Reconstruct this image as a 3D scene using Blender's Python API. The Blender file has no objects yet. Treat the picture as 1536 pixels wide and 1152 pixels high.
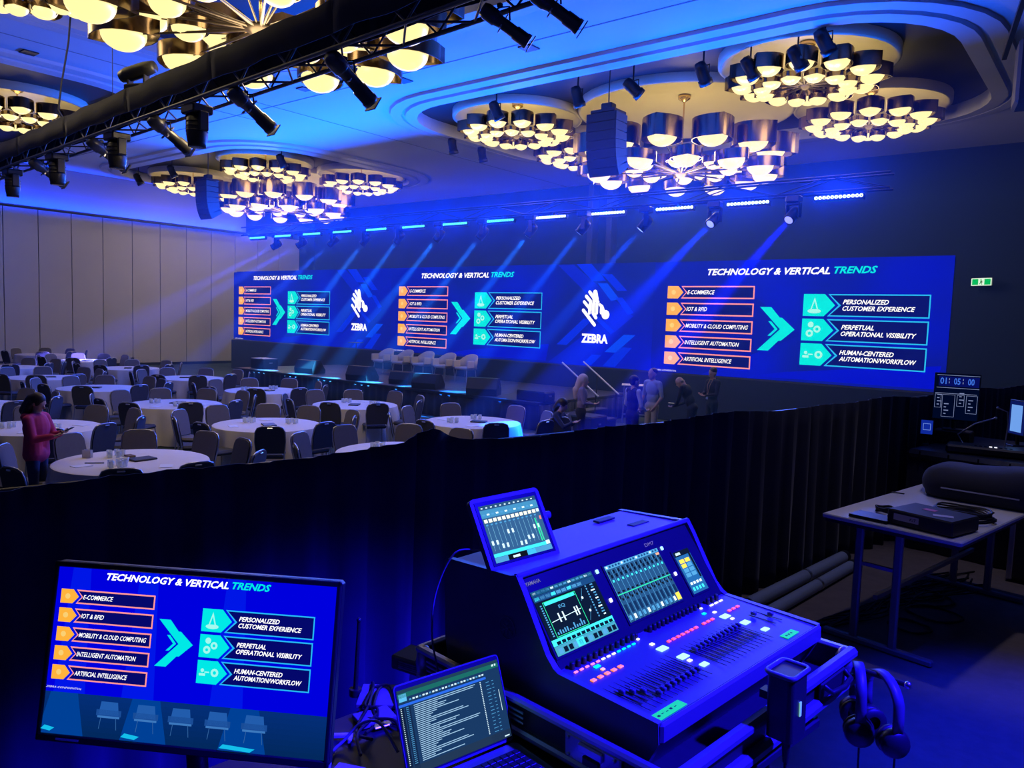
import bpy, bmesh, math, random
import numpy as np
from mathutils import Matrix, Vector, Euler
from mathutils.geometry import tessellate_polygon
random.seed(7)
PI = math.pi
scene = bpy.context.scene
COL = scene.collection

# ------------------------------------------------------------------ camera
cam_data = bpy.data.cameras.new('camera')
cam_data.sensor_width = 36.0
cam_data.lens = 1154.0 / 1536.0 * 36.0
cam_data.clip_start = 0.05
cam_data.clip_end = 200
camera = bpy.data.objects.new('camera', cam_data)
COL.objects.link(camera)
camera.matrix_world = Matrix(((0.77739, -0.07845, 0.62411, 0.0),
                              (0.62810, 0.04307, -0.77694, 0.0),
                              (0.03407, 0.99599, 0.08275, 2.72),
                              (0, 0, 0, 1)))
scene.camera = camera

# ------------------------------------------------------------------ world, exposure, light settings
scene.view_settings.view_transform = 'Standard'
scene.view_settings.look = 'None'
scene.view_settings.exposure = 0.0
scene.view_settings.gamma = 1.0
scene.view_settings.use_curve_mapping = False
world = bpy.data.worlds.new('world')
scene.world = world
world.use_nodes = True
world.node_tree.nodes['Background'].inputs[0].default_value = (0.02, 0.03, 0.12, 1)
world.node_tree.nodes['Background'].inputs[1].default_value = 0.02
scene.cycles.use_denoising = True
scene.cycles.max_bounces = 5
scene.cycles.diffuse_bounces = 3
scene.cycles.glossy_bounces = 3
scene.cycles.transmission_bounces = 3
scene.cycles.volume_bounces = 0
scene.cycles.sample_clamp_indirect = 3.0
scene.cycles.sample_clamp_direct = 0.0
scene.cycles.caustics_reflective = False
scene.cycles.caustics_refractive = False

CHANDELIER_SMALL_W = 108.0
CHANDELIER_BIG_W = 350.0
BAR_W = 290.0
BEAM_W = 70000.0
HAZE = 0.020
def add_light(kind, name, loc, energy, color, parent=None, target=None, **kw):
    d = bpy.data.lights.new(name, kind)
    d.energy = energy
    d.color = color
    for k, v in kw.items():
        setattr(d, k, v)
    o = bpy.data.objects.new(name, d)
    COL.objects.link(o)
    o.location = loc
    if target is not None:
        o.rotation_euler = (Vector(target) - Vector(loc)).to_track_quat('-Z', 'Y').to_euler()
    if parent is not None:
        o.parent = parent
    return o
# blue wash lamps that hang over the control riser, behind and above the camera
add_light('SPOT', 'riser_wash_lamp', (2.6, 2.9, 6.6), 15000, (0.010, 0.004, 1.0), target=(-0.68, 1.85, 1.8), spot_size=math.radians(25), spot_blend=0.5, shadow_soft_size=0.12)
add_light('SPOT', 'floor_wash_lamp', (1.4, 2.6, 7.4), 4200, (0.004, 0.012, 1.0), target=(0.35, 3.7, 0.9), spot_size=math.radians(27), spot_blend=0.7, shadow_soft_size=0.15)

# unseen fill lamp added to brighten the white table on the riser
add_light('SPOT', 'added_riser_fill', (-0.55, 5.9, 8.3), 150, (0.85, 0.76, 1.0), target=(-0.75, 5.7, 0.9), spot_size=math.radians(30), spot_blend=0.6, shadow_soft_size=0.15)

# ------------------------------------------------------------------ materials
MATS = {}
def mat(name, color=(0.5, 0.5, 0.5), rough=0.6, metal=0.0, noise=0.0, nscale=30.0, bump=0.0, emit=None, estr=0.0, spec=0.5, sheen=0.0, trans=0.0, alpha=1.0):
    if name in MATS:
        return MATS[name]
    m = bpy.data.materials.new(name)
    m.use_nodes = True
    nt = m.node_tree
    b = nt.nodes['Principled BSDF']
    b.inputs['Base Color'].default_value = (*color, 1)
    b.inputs['Roughness'].default_value = rough
    b.inputs['Metallic'].default_value = metal
    b.inputs['Specular IOR Level'].default_value = spec
    if sheen:
        b.inputs['Sheen Weight'].default_value = sheen
    if trans:
        b.inputs['Transmission Weight'].default_value = trans
    if alpha < 1:
        b.inputs['Alpha'].default_value = alpha
    if emit is not None:
        b.inputs['Emission Color'].default_value = (*emit, 1)
        b.inputs['Emission Strength'].default_value = estr
        m.cycles.emission_sampling = 'NONE'
    if noise or bump:
        tc = nt.nodes.new('ShaderNodeTexCoord')
        nz = nt.nodes.new('ShaderNodeTexNoise')
        nz.inputs['Scale'].default_value = nscale
        nz.inputs['Detail'].default_value = 4
        nt.links.new(tc.outputs['Object'], nz.inputs['Vector'])
        if noise:
            mx = nt.nodes.new('ShaderNodeMix')
            mx.data_type = 'RGBA'
            mx.inputs[6].default_value = (*[c * (1 - noise) for c in color], 1)
            mx.inputs[7].default_value = (*[min(1, c * (1 + noise)) for c in color], 1)
            nt.links.new(nz.outputs['Fac'], mx.inputs[0])
            nt.links.new(mx.outputs[2], b.inputs['Base Color'])
        if bump:
            bp = nt.nodes.new('ShaderNodeBump')
            bp.inputs['Strength'].default_value = bump
            bp.inputs['Distance'].default_value = 0.02
            nt.links.new(nz.outputs['Fac'], bp.inputs['Height'])
            nt.links.new(bp.outputs['Normal'], b.inputs['Normal'])
    MATS[name] = m
    return m

def display_mat(name='display_pixels', strength=1.0, sampling='NONE'):
    if name in MATS:
        return MATS[name]
    m = bpy.data.materials.new(name)
    m.use_nodes = True
    nt = m.node_tree
    nt.nodes.clear()
    out = nt.nodes.new('ShaderNodeOutputMaterial')
    em = nt.nodes.new('ShaderNodeEmission')
    at = nt.nodes.new('ShaderNodeAttribute')
    at.attribute_name = 'Col'
    em.inputs['Strength'].default_value = strength
    nt.links.new(at.outputs['Color'], em.inputs['Color'])
    nt.links.new(em.outputs[0], out.inputs['Surface'])
    m.cycles.emission_sampling = sampling
    MATS[name] = m
    return m

# ------------------------------------------------------------------ mesh builder
class MB:
    def __init__(self):
        self.v = []; self.f = []; self.s = []; self.mi = []; self.m = 0
    def add(self, vs, fs, smooth=False):
        o = len(self.v)
        self.v += [tuple(p) for p in vs]
        for f in fs:
            self.f.append([i + o for i in f]); self.s.append(smooth); self.mi.append(self.m)
        return self
    def box(self, c, s, M=None, bev=0.0):
        x, y, z = s[0] / 2, s[1] / 2, s[2] / 2
        c = Vector(c)
        if bev <= 0:
            vs = [Vector((i, j, k)) for k in (-z, z) for j in (-y, y) for i in (-x, x)]
            fs = [(0, 2, 3, 1), (4, 5, 7, 6), (0, 1, 5, 4), (2, 6, 7, 3), (0, 4, 6, 2), (1, 3, 7, 5)]
        else:
            b = min(bev, x * .95, y * .95, z * .95)
            vs = []; idx = {}
            for sx in (-1, 1):
                for sy in (-1, 1):
                    for sz in (-1, 1):
                        for a in range(3):
                            p = [sx * x, sy * y, sz * z]
                            for q in range(3):
                                if q != a:
                                    p[q] -= (sx, sy, sz)[q] * b
                            idx[(sx, sy, sz, a)] = len(vs); vs.append(Vector(p))
            fs = []
            for a in range(3):
                o1, o2 = (a + 1) % 3, (a + 2) % 3
                for sg in (-1, 1):
                    q = []
                    for t1, t2 in ((-1, -1), (1, -1), (1, 1), (-1, 1)):
                        k = [0, 0, 0]; k[a] = sg; k[o1] = t1; k[o2] = t2
                        q.append(idx[(*k, a)])
                    fs.append(q if sg > 0 else q[::-1])
            for a in range(3):
                o1, o2 = (a + 1) % 3, (a + 2) % 3
                for t1 in (-1, 1):
                    for t2 in (-1, 1):
                        k0 = [0, 0, 0]; k0[o1] = t1; k0[o2] = t2
                        ka = list(k0); ka[a] = -1; kb = list(k0); kb[a] = 1
                        q = [idx[(*ka, o1)], idx[(*kb, o1)], idx[(*kb, o2)], idx[(*ka, o2)]]
                        fs.append(q if t1 * t2 > 0 else q[::-1])
            for sx in (-1, 1):
                for sy in (-1, 1):
                    for sz in (-1, 1):
                        q = [idx[(sx, sy, sz, a)] for a in range(3)]
                        fs.append(q if sx * sy * sz > 0 else q[::-1])
        vs = [(M @ p if M else p) + c for p in vs]
        return self.add(vs, fs)
    def cyl(self, p0, p1, r0, r1=None, n=10, caps=True, smooth=True):
        r1 = r0 if r1 is None else r1
        p0 = Vector(p0); p1 = Vector(p1)
        d = (p1 - p0).normalized()
        a = d.orthogonal().normalized(); b = d.cross(a)
        vs = []
        for p, r in ((p0, r0), (p1, r1)):
            for i in range(n):
                t = 2 * PI * i / n
                vs.append(p + (a * math.cos(t) + b * math.sin(t)) * r)
        self.add(vs, [(i, (i + 1) % n, n + (i + 1) % n, n + i) for i in range(n)], smooth)
        if caps:
            self.add(vs[:n], [list(range(n))[::-1]]); self.add(vs[n:], [list(range(n))])
        return self
    def tube(self, pts, r, n=6, closed=False):
        pts = [Vector(p) for p in pts]
        m = len(pts); rings = []
        up = None
        for i, p in enumerate(pts):
            d = (pts[(i + 1) % m] - pts[i - 1]) if closed or 0 < i < m - 1 else (pts[1] - pts[0] if i == 0 else pts[-1] - pts[-2])
            d.normalize()
            if up is None:
                up = d.orthogonal().normalized()
            up = (up - d * up.dot(d))
            up = up.normalized() if up.length > 1e-6 else d.orthogonal().normalized()
            b = d.cross(up)
            rr = r[i] if isinstance(r, (list, tuple)) else r
            rings += [p + (up * math.cos(2 * PI * k / n) + b * math.sin(2 * PI * k / n)) * rr for k in range(n)]
        fs = []
        for i in range(m if closed else m - 1):
            j = (i + 1) % m
            fs += [(i * n + k, i * n + (k + 1) % n, j * n + (k + 1) % n, j * n + k) for k in range(n)]
        self.add(rings, fs, True)
        if not closed:
            self.add(rings[:n], [list(range(n))[::-1]]); self.add(rings[-n:], [list(range(n))])
        return self
    def lathe(self, prof, c=(0, 0, 0), n=24, smooth=True, M=None):
        c = Vector(c); vs = []
        for r, z in prof:
            for i in range(n):
                p = Vector((r * math.cos(2 * PI * i / n), r * math.sin(2 * PI * i / n), z))
                vs.append((M @ p if M else p) + c)
        fs = []
        for j in range(len(prof) - 1):
            fs += [(j * n + i, j * n + (i + 1) % n, (j + 1) * n + (i + 1) % n, (j + 1) * n + i) for i in range(n)]
        return self.add(vs, fs, smooth)
    def ball(self, c, r, n=10, m=6, M=None):
        rx, ry, rz = (r, r, r) if not isinstance(r, (tuple, list)) else r
        c = Vector(c); vs = [Vector((0, 0, -rz))]; fs = []
        for j in range(1, m):
            t = PI * j / m
            for i in range(n):
                p = 2 * PI * i / n
                vs.append(Vector((rx * math.sin(t) * math.cos(p), ry * math.sin(t) * math.sin(p), -rz * math.cos(t))))
        vs.append(Vector((0, 0, rz)))
        for i in range(n):
            fs.append((0, 1 + (i + 1) % n, 1 + i))
        for j in range(m - 2):
            a = 1 + j * n
            fs += [(a + i, a + (i + 1) % n, a + n + (i + 1) % n, a + n + i) for i in range(n)]
        a = 1 + (m - 2) * n
        for i in range(n):
            fs.append((a + i, a + (i + 1) % n, len(vs) - 1))
        return self.add([(M @ p if M else p) + c for p in vs], fs, True)
    def prism(self, poly, fn, t0, t1, smooth_sides=False):
        """poly: list of 2d points (ccw), fn(a,b,t)->3d point; extruded from t0 to t1"""
        n = len(poly)
        vs = [fn(a, b, t0) for a, b in poly] + [fn(a, b, t1) for a, b in poly]
        self.add(vs, [(i, (i + 1) % n, n + (i + 1) % n, n + i) for i in range(n)], smooth_sides)
        tri = tessellate_polygon([[Vector((a, b, 0)) for a, b in poly]])
        self.add(vs[:n], [tuple(t)[::-1] for t in tri]); self.add(vs[n:], [tuple(t) for t in tri])
        return self
    def mesh(self, name, mats):
        me = bpy.data.meshes.new(name)
        me.from_pydata(self.v, [], self.f)
        for m in (mats if isinstance(mats, (list, tuple)) else [mats]):
            me.materials.append(m)
        me.polygons.foreach_set('use_smooth', self.s)
        me.polygons.foreach_set('material_index', self.mi)
        me.update()
        return me
    def build(self, name, mats, parent=None, fix=True):
        me = self.mesh(name, mats)
        if fix:
            bm = bmesh.new(); bm.from_mesh(me)
            bmesh.ops.recalc_face_normals(bm, faces=bm.faces)
            bm.to_mesh(me); bm.free()
        return link(name, me, parent)

def link(name, me, parent=None):
    o = bpy.data.objects.new(name, me)
    COL.objects.link(o)
    if parent is not None:
        o.parent = parent
    return o
def tag(o, label=None, cat=None, group=None, kind=None):
    if label: o['label'] = label
    if cat: o['category'] = cat
    if group: o['group'] = group
    if kind: o['kind'] = kind
    return o
def empty(name, loc=(0, 0, 0), rz=0.0, label=None, cat=None, group=None, M=None):
    o = bpy.data.objects.new(name, None)
    COL.objects.link(o)
    o.empty_display_size = 0.1
    if M is not None:
        o.matrix_world = M
    else:
        o.location = loc
        o.rotation_euler = (0, 0, rz)
    return tag(o, label, cat, group)
KIDS = {}
def copy_tree(o, parent=None):
    c = o.copy()
    COL.objects.link(c)
    c.parent = parent
    if parent is not None:
        c.matrix_parent_inverse = o.matrix_parent_inverse.copy()
    for k in KIDS.get(o.name) or list(o.children):
        copy_tree(k, c)
    return c
def rounded_rect(x0, x1, y0, y1, r, n=6):
    pts = []
    for cx, cy, a0 in ((x1 - r, y0 + r, -90), (x1 - r, y1 - r, 0), (x0 + r, y1 - r, 90), (x0 + r, y0 + r, 180)):
        for i in range(n + 1):
            a = math.radians(a0 + 90 * i / n)
            pts.append((cx + r * math.cos(a), cy + r * math.sin(a)))
    return pts

_text_cache = {}
def text_shape(s, bold=0.02, shear=0.3, spacing=1.0):
    """2-d triangles of a line of lettering, normalised to 0..1 x 0..1"""
    key = (s, bold, shear, spacing)
    if key in _text_cache:
        return _text_cache[key]
    cu = bpy.data.curves.new('lettering', 'FONT')
    cu.body = s
    cu.offset = bold
    cu.shear = shear
    cu.space_character = spacing
    cu.resolution_u = 2
    o = bpy.data.objects.new('lettering', cu)
    COL.objects.link(o)
    dg = bpy.context.evaluated_depsgraph_get()
    me = bpy.data.meshes.new_from_object(o.evaluated_get(dg))
    vs = [(v.co.x, v.co.y) for v in me.vertices]
    fs = [tuple(p.vertices) for p in me.polygons]
    bpy.data.objects.remove(o); bpy.data.curves.remove(cu); bpy.data.meshes.remove(me)
    x0 = min(v[0] for v in vs); x1 = max(v[0] for v in vs); y0 = min(v[1] for v in vs); y1 = max(v[1] for v in vs)
    vs = [((x - x0) / (x1 - x0), (y - y0) / (y1 - y0)) for x, y in vs]
    _text_cache[key] = (vs, fs)
    return vs, fs

def lin(r, g, b, k=1.0):
    f = lambda c: ((c / 255 + 0.055) / 1.055) ** 2.4 if c > 10 else c / 255 / 12.92
    return (f(r) * k, f(g) * k, f(b) * k)

class Disp:
    """flat picture on a screen: coloured shapes laid in the local x (right) / z (up) plane, facing -y"""
    def __init__(self, step=0.0006):
        self.v = []; self.f = []; self.c = []; self.d = 0.0; self.step = step
    def layer(self):
        self.d += self.step
    def shape(self, vs, fs, col):
        o = len(self.v)
        self.v += [(x, -self.d, z) for x, z in vs]
        for f in fs:
            self.f.append([i + o for i in f]); self.c.append(col)
    def poly(self, pts, col):
        tri = tessellate_polygon([[Vector((x, z, 0)) for x, z in pts]])
        self.shape(pts, [tuple(t) for t in tri], col)
    def rect(self, x0, x1, z0, z1, col):
        self.shape([(x0, z0), (x1, z0), (x1, z1), (x0, z1)], [(0, 1, 2, 3)], col)
    def frame(self, x0, x1, z0, z1, t, col):
        self.rect(x0, x1, z0, z0 + t, col); self.rect(x0, x1, z1 - t, z1, col)
        self.rect(x0, x0 + t, z0 + t, z1 - t, col); self.rect(x1 - t, x1, z0 + t, z1 - t, col)
    def line(self, x0, z0, x1, z1, t, col):
        dx, dz = x1 - x0, z1 - z0
        L = math.hypot(dx, dz) or 1
        nx, nz = -dz / L * t / 2, dx / L * t / 2
        self.shape([(x0 - nx, z0 - nz), (x1 - nx, z1 - nz), (x1 + nx, z1 + nz), (x0 + nx, z0 + nz)], [(0, 1, 2, 3)], col)
    def disc(self, x, z, r, col, n=16, rz=None):
        self.shape([(x + r * math.cos(2 * PI * i / n), z + (rz or r) * math.sin(2 * PI * i / n)) for i in range(n)], [tuple(range(n))], col)
    def text(self, s, x0, x1, z0, z1, col, bold=0.02, shear=0.3):
        vs, fs = text_shape(s, bold, shear)
        self.shape([(x0 + (x1 - x0) * a, z0 + (z1 - z0) * b) for a, b in vs], fs, col)
    def build(self, name, parent=None, material=None):
        me = bpy.data.meshes.new(name)
        me.from_pydata(self.v, [], self.f)
        at = me.color_attributes.new('Col', 'FLOAT_COLOR', 'CORNER')
        k = 0
        buf = []
        for p, c in zip(me.polygons, self.c):
            for _ in range(p.loop_total):
                buf += [c[0], c[1], c[2], 1.0]
        at.data.foreach_set('color', buf)
        me.materials.append(material or display_mat())
        return link(name, me, parent)
# ------------------------------------------------------------------ common materials
m_ceiling = mat('ceiling_paint', (0.72, 0.72, 0.76), 0.8, noise=0.03, nscale=0.6)
m_trim = mat('ceiling_trim_paint', (0.62, 0.62, 0.66), 0.6)
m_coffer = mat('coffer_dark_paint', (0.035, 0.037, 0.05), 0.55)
m_dome = mat('dome_cream_paint', (0.62, 0.54, 0.36), 0.6, noise=0.06, nscale=1.2)
m_wall = mat('wall_fabric_panel', (0.52, 0.52, 0.60), 0.85, noise=0.05, nscale=1.5, bump=0.05)
m_bulk = mat('bulkhead_paint', (0.26, 0.27, 0.32), 0.8)
m_black = mat('black_paint', (0.012, 0.012, 0.014), 0.55)
m_blackcloth = mat('black_cloth', (0.012, 0.015, 0.040), 0.95, noise=0.3, nscale=6, sheen=0.15)  # blue ambient light is put into the colour of the black cloth
m_plastic = mat('black_plastic', (0.018, 0.018, 0.020), 0.4)
m_dkmetal = mat('dark_metal', (0.045, 0.045, 0.05), 0.4, metal=0.6)
m_steel = mat('steel', (0.62, 0.62, 0.65), 0.3, metal=1.0)
m_alu = mat('aluminium', (0.55, 0.56, 0.6), 0.35, metal=0.9)
m_white = mat('white_plastic', (0.75, 0.75, 0.75), 0.5)
m_carpet = mat('ballroom_carpet', (0.045, 0.075, 0.085), 0.95, noise=0.7, nscale=1.6, bump=0.2)
m_riser = mat('riser_carpet', (0.20, 0.16, 0.145), 0.9, noise=0.25, nscale=14, bump=0.15)
m_stage = mat('stage_deck', (0.055, 0.055, 0.075), 0.45, noise=0.3, nscale=3)

def quad_slab(mb, pts, z0, z1):
    mb.prism([(p[0], p[1]) for p in pts], lambda a, b, t: (a, b, t), z0, z1)
    return mb

# ------------------------------------------------------------------ room shell
XL, XR, YN, YB, ZC = -36.4, 4.5, -5.0, 27.1, 8.4
tag(quad_slab(MB(), [(XL - .3, YN), (XR, YN), (XR, YB + .3), (XL - .3, YB + .3)], -0.1, 0.0).build('floor', m_carpet), 'dark blue patterned ballroom carpet under the tables', kind='structure')
COFFERS = [(-16.8, -3.0, 14.8, 23.1), (-34.6, -23.2, 14.8, 23.1), (-17.1, -3.3, 2.4, 10.7), (-34.6, -21.0, 2.4, 10.7)]
def off_rect(c, o, r=2.2):
    return rounded_rect(c[0] - o, c[1] + o, c[2] - o, c[3] + o, r + o, 8)
outer = [(XL, YN), (XR, YN), (XR, YB), (XL, YB)]
loops = [outer] + [off_rect(c, 0.3) for c in COFFERS]
tri = tessellate_polygon([[Vector((x, y, 0)) for x, y in l] for l in loops])
flat = [p for l in loops for p in l]
mb = MB(); mb.add([(x, y, ZC) for x, y in flat], [tuple(t) for t in tri])
ceiling = tag(mb.build('ceiling', m_ceiling, fix=False), 'pale ballroom ceiling with rounded recessed coffers', kind='structure')
DOMES = {0: [(-9.9, 19.3, 2.75), (-14.2, 17.5, 1.75), (-5.95, 17.15, 1.75), (-5.7, 21.3, 1.75), (-14.3, 21.2, 1.75)],
         1: [(-28.6, 19.9, 2.0), (-32.6, 17.8, 1.7), (-26.5, 17.4, 1.7), (-25.4, 21.2, 1.7), (-32.4, 21.2, 1.5)],
         2: [(-10.3, 6.66, 2.75), (-15.0, 4.9, 1.75)],
         3: [(-25.5, 8.6, 1.75)]}
ZI, ZRIM = 8.62, 8.40
prof = [(0.78, 8.40), (0.75, 8.33), (0.45, 8.315), (0.43, 8.37), (0.35, 8.37), (0.33, 8.29), (0.0, 8.27), (0.0, ZI)]
for ci, c in enumerate(COFFERS):
    mb = MB(); n = None
    rings = [off_rect(c, o) for o, z in prof]
    n = len(rings[0]); vs = []
    for (o, z), ring in zip(prof, rings):
        vs += [(x, y, z) for x, y in ring]
    mb.add(vs, [(j * n + i, j * n + (i + 1) % n, (j + 1) * n + (i + 1) % n, (j + 1) * n + i) for j in range(len(prof) - 1) for i in range(n)])
    tag(mb.build('trim_%d' % (ci + 1), m_trim, fix=False), ['stepped cream moulding round the coffer above the LED screen', 'stepped moulding round the far left coffer', 'stepped moulding round the coffer of the nearest chandelier', 'stepped moulding round the coffer at the left edge'][ci], kind='structure')
    holes = [[(x + (r - .02) * math.cos(-2 * PI * i / 40), y + (r - .02) * math.sin(-2 * PI * i / 40)) for i in range(40)] for x, y, r in DOMES[ci]]
    loops = [off_rect(c, 0.05)] + holes
    tri = tessellate_polygon([[Vector((x, y, 0)) for x, y in l] for l in loops])
    flat = [p for l in loops for p in l]
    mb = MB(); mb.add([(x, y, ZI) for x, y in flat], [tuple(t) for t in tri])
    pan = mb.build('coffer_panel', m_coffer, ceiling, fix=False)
    for x, y, r in DOMES[ci]:
        mb = MB()
        mb.lathe([(r + .10, ZI), (r + .10, ZRIM + .02), (r + .04, ZRIM), (r, ZRIM + .03), (r - .12, ZRIM + .22), (r * .86, ZRIM + .33), (r * .5, ZRIM + .46), (0.001, ZRIM + .50)], (x, y, 0), 40)
        mb.build('ceiling_dome', m_dome, ceiling, fix=False)
# ceiling joints and little square downlights
for x, y, w in ((-20.0, 7.0, .32), (-10.3, 13.0, .34), (-14.2, 13.1, .34), (-16.9, 12.2, .3)):
    f = MB().box((x, y, ZC - .012), (w, w, .03), bev=.008).build('downlight', m_black, ceiling)
for x0, y0, x1, y1 in ((-34, 12.75, -3, 12.75), (-19.1, -4, -19.1, 27), (-20.9, -4, -20.9, 14)):
    mb = MB(); mb.box(((x0 + x1) / 2, (y0 + y1) / 2, ZC - .002), (max(.03, x1 - x0), max(.03, y1 - y0), .012))
    mb.build('ceiling_joint', mat('joint_shadow_gap', (0.3, 0.3, 0.34), 0.8), ceiling)

# left wall: operable wall panels under a bulkhead
wl = tag(MB().box((XL - .15, (YN + YB) / 2, ZC / 2), (.24, YB - YN, ZC)).build('wall_left', m_black), 'long panelled partition wall behind the tables on the left', kind='structure')
edges = [-5 + 1.31 * i for i in range(25)]
edges = [10.34 + 1.31 * i for i in range(-11, 13)]
for a, b in zip(edges, edges[1:]):
    MB().box((XL, (a + b) / 2, 3.42), (.08, b - a - .025, 6.6), bev=.012).build('panel', m_wall, wl)
MB().box((XL + .35, (YN + 22.3) / 2, 7.55), (.8, 22.3 - YN, 1.68)).build('bulkhead', m_bulk, wl)
# added blue strip light and its ledge, put in to colour the bulkhead
MB().box((XL + 1.02, 12.2, 6.60), (.16, 20.0, .06), bev=.01).build('added_light_ledge', m_black, wl)
bulk_fill = add_light('AREA', 'added_bulkhead_light', (XL + 1.02, 12.2, 6.66), 520, (0.0, 0.045, 1.0), shape='RECTANGLE', size=.06, size_y=19.6, spread=math.radians(150))
bulk_fill.rotation_euler = (PI, math.radians(-32), 0)
MB().box((XL + .06, (YN + YB) / 2, .06), (.06, YB - YN, .12)).build('baseboard_left', m_black)['kind'] = 'structure'
# back and side walls
wb = tag(MB().box(((XL + XR) / 2, YB + .15, ZC / 2), (XR - XL, .3, ZC)).build('wall_back', mat('back_wall_blue_spill', (0.008, 0.020, 0.11), 0.9)), 'dark wall behind the LED screen', kind='structure')  # navy tint stands in for blue spill light on the dark wall
for x in (-17.6, -16.7):
    MB().box((x, YB - .25, ZC / 2), (.25, .5, ZC), bev=.03).build('pilaster', mat('pilaster_paint', (0.05, 0.05, 0.09), 0.7), wb)
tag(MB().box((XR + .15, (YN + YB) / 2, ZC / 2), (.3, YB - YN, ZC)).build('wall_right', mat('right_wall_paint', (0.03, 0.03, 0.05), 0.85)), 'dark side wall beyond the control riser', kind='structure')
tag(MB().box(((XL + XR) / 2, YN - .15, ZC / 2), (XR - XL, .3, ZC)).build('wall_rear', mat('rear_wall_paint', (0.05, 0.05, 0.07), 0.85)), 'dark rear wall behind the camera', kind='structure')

# control riser
DA = math.radians(9.5)
dU = Vector((math.sin(DA), math.cos(DA), 0)); dV = Vector((-math.cos(DA), math.sin(DA), 0))
D0 = Vector((-1.83, 5.60, 0.9))           # a point of the drape line on the riser
def dpt(s, o=0.0, z=0.0):                  # s metres along the drape, o metres towards the audience
    p = D0 + dU * s + dV * o
    return Vector((p.x, p.y, z))
ZR = 0.9
p0, p1 = dpt(-9, 0.1), dpt(7.2, 0.1)
tag(quad_slab(MB(), [(p0.x, p0.y), (XR - .1, p0.y), (XR - .1, p1.y), (p1.x, p1.y)], 0.0, ZR).build('floor_riser', m_riser), 'brownish carpeted riser of the control position', kind='structure')
# black drape on the audience side of the riser: nine cloth lengths on a pipe
drape = empty('pipe_and_drape', tuple(dpt(0, 0, ZR)), label='long black drape dividing the control position from the tables', cat='drape')
def drape_panel(s0, s1, k):
    rnd = random.Random(k)
    ns, nz = int((s1 - s0) / .035), 10
    vs = []; ph = rnd.random() * 6
    for j in range(nz + 1):
        for i in range(ns + 1):
            s = s0 + (s1 - s0) * i / ns
            zt = 2.165 + .010 * math.sin(s * 2.1 + k) + .008 * math.sin(s * 5.3) + .055 * math.exp(-((s + 3.25) / .10) ** 2)
            z = ZR + .001 + (zt - ZR - .001) * j / nz
            a = (.012 + .030 * (1 - j / nz))
            o = a * math.sin(s * 2 * PI / .21 + ph + .5 * math.sin(s * 3)) + .012 * math.sin(s * 2 * PI / .083 + ph)
            p = dpt(s, .0 + o, z) - drape.location
            vs.append(p)
    fs = [(j * (ns + 1) + i, j * (ns + 1) + i + 1, (j + 1) * (ns + 1) + i + 1, (j + 1) * (ns + 1) + i) for j in range(nz) for i in range(ns)]
    mb = MB(); mb.add(vs, fs, True)
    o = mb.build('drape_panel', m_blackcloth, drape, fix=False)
    md = o.modifiers.new('thickness', 'SOLIDIFY'); md.thickness = .006
for k in range(9):
    drape_panel(-8.6 + k * 1.75, -8.6 + (k + 1) * 1.75 + .02, k)
mb = MB(); mb.cyl(dpt(-8.6, .05, 2.13) - drape.location, dpt(7.1, .05, 2.13) - drape.location, .02, n=8)
mb.build('drape_pipe', m_dkmetal, drape)
# ------------------------------------------------------------------ chandeliers
m_bronze = mat('polished_bronze', (0.20, 0.14, 0.085), 0.22, metal=1.0)
m_gold = mat('brushed_gold', (0.75, 0.52, 0.22), 0.25, metal=1.0)
m_arm = mat('dark_bronze_arm', (0.06, 0.045, 0.035), 0.4, metal=0.7)
m_bowl = mat('lit_glass_bowl', (0.06, 0.05, 0.02), 0.4, emit=(1.0, 0.80, 0.34), estr=1.25)
WARM = (1.0, 0.76, 0.40)
def vesica(L, W, n=7):
    pts = []
    for i in range(n):
        t = -1 + 2 * i / n
        pts.append((t * L / 2, -W / 2 * math.cos(t * PI / 2) ** .8))
    for i in range(n):
        t = 1 - 2 * i / n
        pts.append((t * L / 2, W / 2 * math.cos(t * PI / 2) ** .8))
    return pts
def petal_mesh(L, W, h):
    pts = vesica(L, W); n = len(pts); mb = MB(); th = .02
    inn = [(x * (1 - 2 * th / L), y * (1 - 2 * th / W)) for x, y in pts]
    vs = [(x, y, 0) for x, y in pts] + [(x, y, h) for x, y in pts] + [(x, y, h) for x, y in inn] + [(x, y, 0) for x, y in inn]
    for k in range(4):
        a, b = k * n, ((k + 1) % 4) * n
        mb.add(vs, [(a + i, a + (i + 1) % n, b + (i + 1) % n, b + i) for i in range(n)], k in (0, 2))
    return mb.mesh('shade', m_bronze)
def bowl_mesh(r):
    mb = MB(); mb.lathe([(r * math.cos(a), -r * .80 * math.sin(a)) for a in [PI / 2 * (1 - i / 6) * .999 for i in range(7)]] + [(r * .96, .012), (0.001, .012)], n=16)
    return mb.mesh('bowl', m_bowl)
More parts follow.
